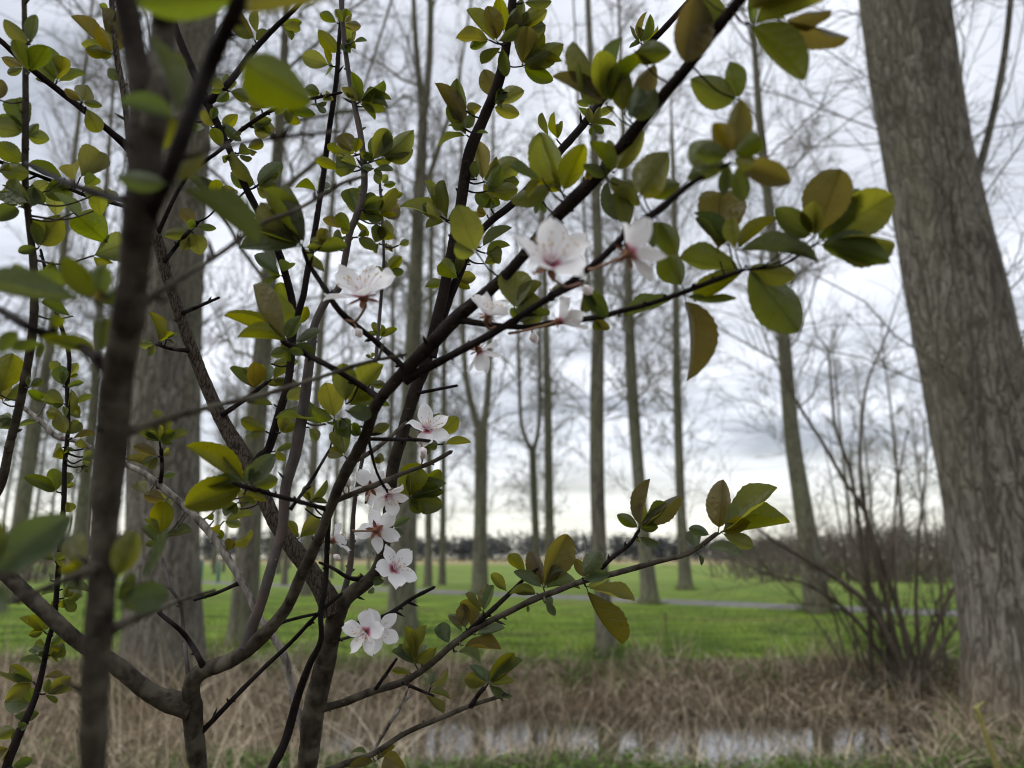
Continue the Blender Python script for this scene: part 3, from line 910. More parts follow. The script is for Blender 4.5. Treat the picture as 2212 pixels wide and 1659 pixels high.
# key, parent (or nominal depth of a root), bark, depth at the tip, traced x, y, half width (root first)
BR = [
 ('T1', .37, 'b', .35, [(200,1659,31),(207,1473,32),(215,1330,31),(220,1239,28),(227,1106,30),(243,953,36),(253,820,35),(277,686,37),(288,586,35),(300,467,39),(313,383,41),(311,300,38),(308,233,30),(300,167,26),(283,67,25),(270,0,26),(262,-60,25)]),
 ('T1m', 'T1', 'b', .37, [(305,440,18),(315,350,27),(337,233,29),(350,100,28),(355,17,28),(358,-60,27)]),
 ('T1r', 'T1', 'd', .30, [(285,560,16),(330,450,17),(367,367,17),(410,250,19),(443,167,19),(480,83,19),(510,17,19),(535,-50,18)]),
 ('T1a', 'T1', 'd', .40, [(240,800,14),(167,746,11),(77,713,10),(0,670,8),(-40,652,8)]),
 ('T1b', 'T1', 'b', .55, [(255,940,14),(333,913,9),(450,880,7),(567,853,6.5),(667,823,6),(737,800,5),(804,780,4.5),(877,766,4)]),
 ('T1c', 'T1', 'b', .52, [(290,680,12),(327,643,9),(383,606,7),(467,553,6),(567,483,5.5),(633,457,5),(700,420,5),(737,397,4.5),(787,380,4)]),
 ('T1d', 'T1r', 'b', .42, [(375,355,6),(410,337,6),(500,313,5),(600,297,5),(737,283,4)]),
 ('T1e', 'T1', 'b', .55, [(225,1368,16),(283,1339,9),(333,1319,6.5),(400,1293,5),(463,1276,4)]),
 ('T1f', 'T1', 'b', .33, [(220,1222,13),(150,1249,8),(93,1273,7),(40,1293,5),(0,1300,4)]),
 ('T1g', 'T1', 'd', .52, [(295,440,12),(253,430,9),(150,397,7),(57,353,5)]),
 ('T2', .88, 'b', .45, [(428,1659,20),(420,1590,21),(417,1539,22),(413,1483,19),(433,1453,17.5),(500,1426,17),(550,1389,18),(593,1346,15),(623,1306,13),(650,1246,13),(687,1166,12),(710,1106,12),(747,1020,14),(787,946,13),(814,873,13),(880,796,14),(944,730,17),(990,683,17),(1070,616,14),(1124,560,13),(1187,483,14),(1237,433,16),(1304,367,14),(1370,283,14),(1437,200,13),(1475,157,14),(1525,90,14),(1558,50,14),(1598,0,14),(1640,-60,14)]),
 ('T2l', 'T2', 'b', .66, [(412,1525,20),(350,1509,20),(300,1479,19),(250,1436,20),(167,1383,18),(117,1339,18),(67,1293,17),(27,1253,16),(-25,1205,15),(-60,1160,13),(-45,1110,12),(0,1050,11),(23,953,10),(43,870,9.5),(63,770,9),(73,686,9),(73,586,9),(67,517,8),(55,400,7.5),(55,267,7),(55,133,6),(52,0,5.5),(51,-60,5)]),
 ('T2g', 'T2', 'g', .90, [(535,1398,12),(545,1350,12.5),(560,1313,12),(587,1223,12),(610,1139,11.5),(617,1053,13),(640,970,13),(657,870,12),(670,766,11),(680,703,9.5),(703,653,9),(733,620,8.5),(745,560,8),(756,500,8),(770,467,8),(787,400,7.5),(780,300,7),(764,217,6.5),(747,117,6),(737,0,5.5),(735,-60,5)]),
 ('T2h', 'T2', 'd', .52, [(985,690,8),(1070,703,6.5),(1137,706,6),(1204,696,6.5),(1287,686,7),(1337,673,6.5),(1404,656,6),(1475,632,6.5),(1542,606,6.5),(1604,584,5)]),
 ('T2i', 'T2', 'd', .55, [(875,820,10),(970,770,9),(1054,726,9),(1104,696,8),(1154,663,8),(1204,633,8),(1254,610,8)]),
 ('T2j', 'T2i', 'd', .43, [(1190,640,7),(1274,578,7.5),(1320,538,8),(1366,492,8.5),(1424,453,9),(1474,410,8),(1525,377,6.5),(1578,352,5)]),
 ('T2k', 'T2', 'd', .62, [(885,805,7),(814,740,6.5),(737,675,7),(700,620,6),(667,570,5.5),(655,538,5)]),
 ('T2m', 'T2', 'd', .66, [(822,866,7),(804,850,7),(737,806,6),(690,780,6.5),(633,750,7),(610,738,5)]),
 ('T2n', 'T2', 'b', .80, [(715,1085,6),(804,1050,6),(870,1023,5),(930,1000,5),(974,976,5)]),
 ('T2o', 'T2', 'd', .78, [(782,948,4.5),(894,950,4),(930,953,4)]),
 ('T2p', 'T2', 'd', .62, [(706,1100,5),(617,1076,5),(533,1053,5.5),(505,1043,4)]),
 ('T2q', 'T2p', 'd', .80, [(627,1100,4),(667,1046,4),(713,970,3)]),
 ('T2r', 'T2', 'd', .85, [(443,1445,6.5),(400,1373,5.5),(343,1323,4.5)]),
 ('T2s', 'T2', 'g', .92, [(408,1470,5),(397,1373,4.5),(390,1306,4),(370,1273,4),(360,1239,4),(350,1206,4)]),
 ('T2t', 'T2', 'd', .86, [(425,1590,6),(447,1569,6),(517,1496,5.5),(567,1446,5),(627,1389,5),(687,1326,4.5),(737,1283,4)]),
 ('T2u', 'T2', 'd', .76, [(795,940,5),(800,966,3.5),(814,1020,3),(837,1063,2.5)]),
 ('T2v', 'T2', 'd', .86, [(605,1345,4),(650,1333,3.5),(690,1325,3)]),
 ('T2w', 'T2', 'b', .85, [(752,1006,5.5),(820,963,5),(877,913,4)]),
 ('T3', .92, 'b', .80, [(663,1659,23),(670,1600,24),(677,1539,25),(700,1439,23),(720,1356,22),(737,1306,22),(757,1283,18),(804,1246,16),(824,1206,13.5),(837,1139,13.5),(847,1020,14),(870,936,15),(897,843,15),(914,803,14),(927,753,12.5),(954,653,12.5),(970,570,12),(977,533,12),(994,450,13),(1014,333,14),(1047,250,12),(1077,177,12),(1094,100,10),(1107,0,10),(1112,-60,9)]),
 ('T3a', 'T3', 'r', .95, [(722,1320,20),(697,1273,20),(667,1229,20),(633,1183,20),(593,1123,18.5),(560,1050,18),(533,996,18),(500,943,17),(473,893,15),(440,820,14),(410,740,14),(377,646,13),(357,586,12.5),(340,517,12),(300,400,9),(280,320,8),(277,283,7),(267,200,7),(253,127,6.5),(243,27,6),(240,-60,5)]),
 ('T3b', 'T3', 'd', .88, [(930,770,10),(970,646,9.5),(997,580,10),(1014,533,9.5),(1054,483,9),(1104,443,9),(1154,393,8.5),(1204,333,9),(1270,257,8.5),(1354,143,8),(1424,73,7),(1500,-10,6),(1540,-60,5)]),
 ('T3c', 'T3', 'm', 1.0, [(665,1590,10),(650,1556,9.5),(633,1499,9),(617,1426,9),(593,1379,8.5),(560,1333,8.5),(540,1293,9),(517,1249,8.5),(487,1199,8.5),(450,1146,9),(413,1108,8.5),(367,1066,8),(317,1026,7),(277,1006,6.5),(220,980,6),(167,953,6),(123,943,6),(83,906,5.5),(50,880,5)]),
 ('T3d', .87, 'd', .86, [(587,1659,10),(617,1599,10),(643,1506,9),(667,1439,8),(693,1383,6.5),(693,1323,6.5),(703,1256,6.5),(707,1173,6),(711,1120,5)]),
 ('T3e', 'T3', 'g', .98, [(738,1300,7),(757,1216,6.5),(764,1106,5),(775,1030,4.5),(787,970,4.5),(800,870,4),(810,793,4),(817,720,4),(827,596,4),(829,553,3.5),(827,500,3.5),(820,383,3)]),
 ('T3f', 'T3', 'b', .84, [(684,1532,9),(737,1519,9),(804,1493,9),(870,1473,8),(924,1439,7.5),(977,1393,8),(1037,1353,7),(1104,1319,7),(1157,1293,7),(1204,1276,7),(1257,1256,6.5),(1337,1236,7),(1437,1209,6),(1475,1200,6),(1508,1183,5),(1548,1153,5)]),
 ('T3g', 'T3f', 'd', .86, [(1257,1256,5),(1287,1239,5),(1324,1203,5),(1360,1176,4.5),(1380,1146,4)]),
 ('T3h', 'T3f', 'd', .88, [(985,1388,6),(1054,1326,6),(1100,1283,5),(1130,1253,4),(1160,1229,3.5)]),
 ('T3i', 'T3f', 'd', .84, [(868,1473,4),(905,1490,3.5),(937,1503,3)]),
 ('T3j', 'T3f', 'd', .85, [(810,1490,4),(834,1456,4),(857,1423,3)]),
 ('T3k', 'T3', 'b', .84, [(668,1690,8),(700,1668,7.5),(737,1653,7),(804,1629,6.5),(877,1583,6),(964,1546,6),(1020,1523,5),(1097,1499,4)]),
 ('T3l', 'T3k', 'd', .84, [(1018,1524,5),(1034,1499,5),(1047,1486,4.5)]),
 ('T3m', 'T3k', 'm', .86, [(800,1632,4),(840,1566,4),(867,1523,3.5),(880,1489,3)]),
 ('T3n', 'T3', 'd', .88, [(722,1353,5),(787,1343,5),(840,1326,4.5),(890,1293,4.5),(937,1269,4)]),
 ('T3o', 'T3', 'b', .85, [(715,1388,4),(740,1380,3.5),(768,1373,3)]),
 ('T3p', 'T3', 'd', .84, [(898,850,4.5),(940,842,3.5),(987,833,3)]),
 ('T3r', 'T3a', 'd', .90, [(548,1018,9),(563,986,9.5),(580,970,9.5),(600,903,9.5),(620,836,9),(628,780,9),(633,670,8.5),(617,593,8.5),(600,540,8),(580,500,7.5),(540,423,8),(513,367,8),(493,317,8),(450,227,9),(420,160,8.5),(383,73,8),(365,10,7),(350,-60,6)]),
 ('T3s', 'T3r', 'd', .95, [(629,740,8),(640,690,7.5),(655,640,7),(662,600,7),(680,500,7),(700,367,6.5),(713,267,6),(727,167,5.5),(733,83,5),(744,-50,4.5)]),
 ('T3t', 'T3r', 'd', .92, [(440,222,9),(467,207,8),(507,163,7.5),(547,110,7),(597,57,6),(645,10,5),(690,-50,4)]),
 ('T3u', 'T3a', 'd', .90, [(338,510,5),(400,387,4.5),(477,323,5),(527,277,5),(607,230,4.5),(737,200,3)]),
 ('T3v', 'T3a', 'd', .92, [(352,570,5),(390,520,4.5),(427,480,4.5)]),
 ('T3w', 'T3a', 'd', .92, [(412,758,5),(367,753,4),(337,743,3.5)]),
 ('T3x', 'T3a', 'd', .92, [(390,678,5),(433,660,4),(473,643,3)]),
 ('T3y', 'T3a', 'd', .92, [(475,900,6),(533,860,5),(577,826,4)]),
 ('T3z', 'T3c', 'd', .95, [(345,1054,5),(350,1010,4.5),(348,970,4)]),
 ('T3A', 'T3c', 'd', .95, [(515,1260,4),(470,1280,4),(420,1296,3)]),
 ('T3B', 'T3a', 'd', .80, [(282,322,8),(200,253,7),(133,200,7),(57,140,7),(0,87,6),(-50,45,5)]),
 ('T3C', 'T3a', 'd', .80, [(305,455,4.5),(247,440,4),(187,423,4),(117,393,4),(50,367,4.5),(-30,340,5)]),
 ('T3D', 'T3', 'd', .84, [(806,1246,6),(760,1250,5),(720,1228,4),(690,1215,3)]),
 ('D', .85, 'd', .92, [(10,1670,10),(20,1639,9.5),(47,1573,8.5),(73,1516,7),(90,1456,6.5),(103,1389,6),(117,1339,6),(123,1273,6),(127,1223,6),(132,1150,5.5),(138,1086,5.5),(140,1003,5),(147,920,5),(145,836,5),(148,760,4.5),(110,640,4),(95,570,3.5),(88,540,3)]),
]
PLANT = lambda key: 'D' if key[0] == 'D' else key[:2]
BASES = {'T1': (P(196, 1659, .37 * KD)[0] - .01, .33), 'T2': (P(428, 1659, .88 * KD)[0] + .02, .63), 'T3': (P(663, 1659, .92 * KD)[0] - .02, .66), 'D': (P(0, 1670, .85 * KD)[0] - .02, .60)}
LABELS = {
 'T1': 'nearest plum sapling, a thick out of focus brown stem at left',
 'T2': 'plum sapling whose trunk forks low and sweeps a branch up to the right',
 'T3': 'plum sapling in sharp focus bearing most of the white blossoms',
 'D': 'slim leafy plum shoot rising at the lower left corner'}
rp = np.random.RandomState(404)
TREE, BRANCH, BOBJ, BBAG, TIP_DARK = {}, {}, {}, {}, {}
for k_, (bx_, by_) in BASES.items():
    TREE[k_] = empty('plum_tree', (bx_, by_, float(zg(bx_, by_))), LABELS[k_], 'tree', 'plum saplings in the foreground')

def fg_tube(w, sides, rough=.035):
    """w (k,4) world points with radius -> V,Q with knots and a closed tip"""
    k = len(w)
    r = w[:, 3] * (1 + np.convolve(rp.normal(0, rough, k + 4), np.ones(5) / 5, 'valid'))
    node = np.zeros(k)
    seglen = np.r_[0, np.cumsum(np.linalg.norm(np.diff(w[:, :3], axis=0), axis=1))]
    pos = rp.uniform(.01, .03)
    while pos < seglen[-1]:
        node += np.exp(-((seglen - pos) / .0028) ** 2) * rp.uniform(.02, .10) * min(2.2, .0022 / max(.0008, w[k // 2, 3]))
        pos += rp.uniform(.014, .034)
    r = r * (1 + node)
    th = np.arange(sides) * 2 * math.pi / sides
    T = np.gradient(w[:, :3], axis=0); T /= np.linalg.norm(T, axis=1, keepdims=True) + 1e-12
    A = np.zeros((k, 3)); a = np.cross(T[0], (0, 1, .2)); a /= np.linalg.norm(a)
    for i in range(k):
        a = a - T[i] * a.dot(T[i]); a /= np.linalg.norm(a); A[i] = a
    B = np.cross(T, A)
    R = r[:, None] * (1 + rp.normal(0, .018, (k, sides)) + .05 * np.sin(2 * th[None, :] + seglen[:, None] * 40) + .03 * np.sin(3 * th[None, :] - seglen[:, None] * 73))
    V = w[:, None, :3] + R[..., None] * (np.cos(th)[None, :, None] * A[:, None, :] + np.sin(th)[None, :, None] * B[:, None, :])
    ix = np.arange(k * sides).reshape(k, sides)
    a_ = ix[:-1]; b_ = np.roll(a_, -1, 1); c_ = ix[1:]; d_ = np.roll(c_, -1, 1)
    Q = np.stack([a_, b_, d_, c_], -1).reshape(-1, 4)
    tip = w[-1, :3] + T[-1] * r[-1] * 1.5
    V = np.vstack([V.reshape(-1, 3), tip])
    Tn = np.array([(ix[-1, j], ix[-1, (j + 1) % sides], k * sides) for j in range(sides)])
    return V, Q, Tn

def bud(p, d, L, r):
    """a pointed bud or thorn of 4 sides"""
    d = d / (np.linalg.norm(d) + 1e-9)
    a = np.cross(d, (0.3, 1, .2)); a /= np.linalg.norm(a); b = np.cross(d, a)
    ring = [p + (math.cos(t) * a + math.sin(t) * b) * r for t in np.arange(4) * math.pi / 2]
    ring2 = [p + d * L * .5 + (math.cos(t) * a + math.sin(t) * b) * r * .9 for t in np.arange(4) * math.pi / 2]
    V = np.array(ring + ring2 + [p + d * L])
    Q = [(i, (i + 1) % 4, 4 + (i + 1) % 4, 4 + i) for i in range(4)]
    T = [(4 + i, 4 + (i + 1) % 4, 8) for i in range(4)]
    return V, np.array(Q), np.array(T)

for key, par, mk, dt, pts in BR:
    pl = PLANT(key)
    s = spline(np.array(pts, float), 6.0)
    arc = np.r_[0, np.cumsum(np.linalg.norm(np.diff(s[:, :2], axis=0), axis=1))]; arc /= arc[-1]
    if isinstance(par, str):
        ps = BRANCH[par]
        j = int(np.argmin(((ps[:, :2] - s[0, :2]) ** 2).sum(1)))
        d0 = ps[j, 3]
    else:
        d0 = par
    ph = rp.uniform(0, 6.28)
    dep = d0 + (dt - d0) * arc + .012 * np.sin(arc * 9 + ph) * np.minimum(1, arc * 6) * np.minimum(1, (1 - arc) * 4)
    BRANCH[key] = np.column_stack([s[:, :2], s[:, 2], dep])
    w = np.array([(*P(x, y, d * KD), h * .92 * d * KD / F_PX) for x, y, h, d in BRANCH[key]])
    root3 = TREE[pl].location
    if not isinstance(par, str):                               # carry the stem from the ground up into view
        g = np.array([root3.x, root3.y, root3.z - .03, w[0, 3] * 1.35])
        if key == 'T3d':
            g[0] -= .03
        g2 = w[0].copy(); g2[2] = .6; g2[:2] = g[:2] * .45 + w[0, :2] * .55; g2[3] *= 1.15
        low = spline(np.array([g[[2, 0, 1, 3]], g2[[2, 0, 1, 3]], w[0][[2, 0, 1, 3]], w[8][[2, 0, 1, 3]]]), .02)
        low = low[low[:, 0] < w[0, 2] - .004][:, [1, 2, 0, 3]]
        w = np.vstack([low, w])
    if isinstance(par, str):                                   # swollen collar at the fork
        al = np.r_[0, np.cumsum(np.linalg.norm(np.diff(w[:, :3], axis=0), axis=1))]
        w[:, 3] *= 1 + .55 * np.exp(-(al / (2.2 * w[0, 3] + 1e-6)) ** 1.2)
    bag_ = Bag()
    V, Q, T = fg_tube(w, 14 if w[0, 3] > .003 else 8)
    bag_.add(V, Q, T)
    sd_ = 14 if w[0, 3] > .003 else 8
    fr_ = np.zeros(len(w)); fr_[len(w) - len(arc):] = arc
    lo_, hi_, mx_ = {'T1': (.35, .9, .75), 'T2': (.22, .5, 1), 'T3': (.18, .5, 1)}.get(key, (0, 1, 0))
    TIP_DARK[key] = np.r_[np.repeat(mx_ * np.clip((fr_ - lo_) / (hi_ - lo_), 0, 1), sd_), mx_]
    # buds and small thorns along the wood
    nb = int(len(BRANCH[key]) / 9)
    for _ in range(nb):
        i = rp.randint(len(w) - len(BRANCH[key]) + 3, len(w) - 1) if len(w) > 6 else len(w) - 1
        d = rp.normal(0, 1, 3); tg_ = w[min(i + 1, len(w) - 1), :3] - w[i - 1, :3]; tg_ /= np.linalg.norm(tg_) + 1e-9
        d -= tg_ * d.dot(tg_); d = d / np.linalg.norm(d) + tg_ * .7
        L = rp.choice([.0022, .003, .004, .009], p=[.35, .3, .25, .1])
        bag_.add(*bud(w[i, :3] + d / np.linalg.norm(d) * w[i, 3] * .8, d, L, min(.0011, L * .33)))
    BBAG[key] = (bag_, MB[mk], 'trunk' if not isinstance(par, str) else ('branch' if pts[0][2] > 9 else 'twig'))
# ------------------------------------------------------------------ plum leaves
def leaf_mesh(rs, ratio, fold, curl, wave, obov, rows=19):
    ss = np.linspace(0, 1, rows)
    V, F = [], []
    # stalk
    pet = .09
    for i, s in enumerate(ss):
        w = math.sin(math.pi * min(1, s ** obov)) ** .62 * ratio * .5 if 0 < s < 1 else (.014 if s == 0 else .004)
        w *= 1 + ((.022 if i % 2 else -.022) + .03 * math.sin(s * 5 + obov * 40)) * (0 < s < 1)
        x = pet + (1 - pet) * s
        zc_ = curl * (s - .1) ** 2 * (1 if s > .1 else 0)
        for j, f in enumerate((-1, -.55, 0, .55, 1)):
            z = zc_ + fold * abs(f) ** 1.4 * w - .02 * (abs(f) < .1) + wave * math.sin(s * 9 + f * 1.7) * abs(f) * w
            V.append((x * (1 - .12 * abs(curl) * s), f * w, z))
    for i in range(rows - 1):
        for j in range(4):
            a = i * 5 + j
            F.append((a, a + 5, a + 6, a + 1))
    n = len(V)
    for x in (0, pet * 1.15):
        V += [(x, -.011, 0), (x, .011, 0), (x, 0, .018 if x == 0 else .004)]
    F += [(n, n + 3, n + 4, n + 1), (n + 1, n + 4, n + 5, n + 2), (n + 2, n + 5, n + 3, n)]
    return mesh_np('plum_leaf', np.array(V), [np.array(F)])

rl = np.random.RandomState(9)
LEAF = []
for i in range(26):
    LEAF.append(leaf_mesh(rl, rl.uniform(.47, .63), rl.uniform(.3, 1.15), rl.uniform(-.45, .5), rl.uniform(.0, .22), rl.uniform(.85, 1.25)))

def leaf_mat(name, top, under, trans, tr_fac, gloss=.42):
    m, nt = new_mat(name)
    geo = nd(nt, 'ShaderNodeNewGeometry')
    co = nd(nt, 'ShaderNodeTexCoord').outputs['Object']
    sp = nd(nt, 'ShaderNodeSeparateXYZ', {0: co})
    oi = nd(nt, 'ShaderNodeObjectInfo')
    ay = mth(nt, 'ABSOLUTE', sp.outputs['Y'])
    rib = ramp(nt, ay, [(0.0, (1, 1, 1)), (0.022, (0, 0, 0))])
    vein = mth(nt, 'SINE', mth(nt, 'MULTIPLY', mth(nt, 'SUBTRACT', sp.outputs['X'], mth(nt, 'MULTIPLY', ay, .8)), 46.0))
    veinm = mth(nt, 'MULTIPLY', ramp(nt, vein, [(0.86, (0, 0, 0)), (1.0, (1, 1, 1))]), 0.35)
    patch = noise(nt, nd(nt, 'ShaderNodeVectorMath', {0: co, 1: oi.outputs['Location']}, operation='ADD').outputs[0], 3.2, 4)
    rnd = oi.outputs['Random']
    def vary(c):
        hs = nd(nt, 'ShaderNodeHueSaturation', {'Color': (*c, 1), 'Hue': mth(nt, 'ADD', 0.482, mth(nt, 'MULTIPLY', rnd, .036)), 'Value': mth(nt, 'ADD', .72, mth(nt, 'MULTIPLY', mth(nt, 'FRACT', mth(nt, 'MULTIPLY', rnd, 7.31)), .56)), 'Saturation': mth(nt, 'ADD', .85, mth(nt, 'MULTIPLY', mth(nt, 'FRACT', mth(nt, 'MULTIPLY', rnd, 3.77)), .25))})
        c2 = mixc(nt, mth(nt, 'MULTIPLY', patch, .5), hs.outputs[0], tuple(v * .55 for v in c))
        return c2
    ct, cu = vary(top), vary(under)
    pale = mth(nt, 'MAXIMUM', mth(nt, 'MULTIPLY', rib, .5), veinm)
    ct = mixc(nt, pale, ct, tuple(min(1, v * 1.9 + .02) for v in top))
    cu = mixc(nt, pale, cu, tuple(min(1, v * 1.5 + .02) for v in under))
    col = mixc(nt, geo.outputs['Backfacing'], ct, cu)
    spot = noise(nt, nd(nt, 'ShaderNodeVectorMath', {0: co, 1: oi.outputs['Location']}, operation='ADD').outputs[0], 13.0, 3, .6)
    spotm = mth(nt, 'MULTIPLY', ramp(nt, spot, [(.66, (0, 0, 0)), (.72, (1, 1, 1))]), .75)
    col = mixc(nt, spotm, col, (.045, .026, .010))
    trc = mixc(nt, mth(nt, 'MAXIMUM', mth(nt, 'MAXIMUM', mth(nt, 'MULTIPLY', rib, .6), veinm), spotm), vary(trans), tuple(v * .45 for v in trans))
    out = nd(nt, 'ShaderNodeOutputMaterial')
    b = nd(nt, 'ShaderNodeBsdfPrincipled', {'Base Color': col, 'Roughness': gloss, 'Specular IOR Level': .35})
    bn = nd(nt, 'ShaderNodeBump', {'Height': mth(nt, 'ADD', mth(nt, 'MULTIPLY', pale, -1.0), mth(nt, 'MULTIPLY', patch, .5)), 'Strength': .35, 'Distance': .02})
    nt.links.new(bn.outputs[0], b.inputs['Normal'])
    t = nd(nt, 'ShaderNodeBsdfTranslucent', {'Color': trc})
    mx = nd(nt, 'ShaderNodeMixShader', {0: tr_fac, 1: b.outputs[0], 2: t.outputs[0]})
    nt.links.new(mx.outputs[0], out.inputs[0])
    return m
ML = {
 'g': leaf_mat('plum_leaf_green', (.034, .058, .008), (.055, .072, .022), (.24, .275, .013), .46),
 'y': leaf_mat('plum_leaf_yellow', (.058, .070, .008), (.076, .084, .020), (.37, .365, .017), .50),
 'b': leaf_mat('plum_leaf_bronze', (.062, .050, .011), (.076, .066, .022), (.31, .25, .021), .47),
 'k': leaf_mat('plum_leaf_greygreen', (.050, .072, .030), (.095, .120, .066), (.20, .26, .045), .32, .5),
}
for me in LEAF:
    me.materials.append(ML['g'])

OFF = {z: ((i % 3) * 2212 / 3.0, (i // 3) * 553.0) for i, z in enumerate('ABCDEFGHI')}
OFF['X'] = (0.0, 0.0)
def zd(z, x, y):
    ox, oy = OFF[z]
    q = 1.0 if z == 'X' else 3.0
    return ox + x / q, oy + y / q

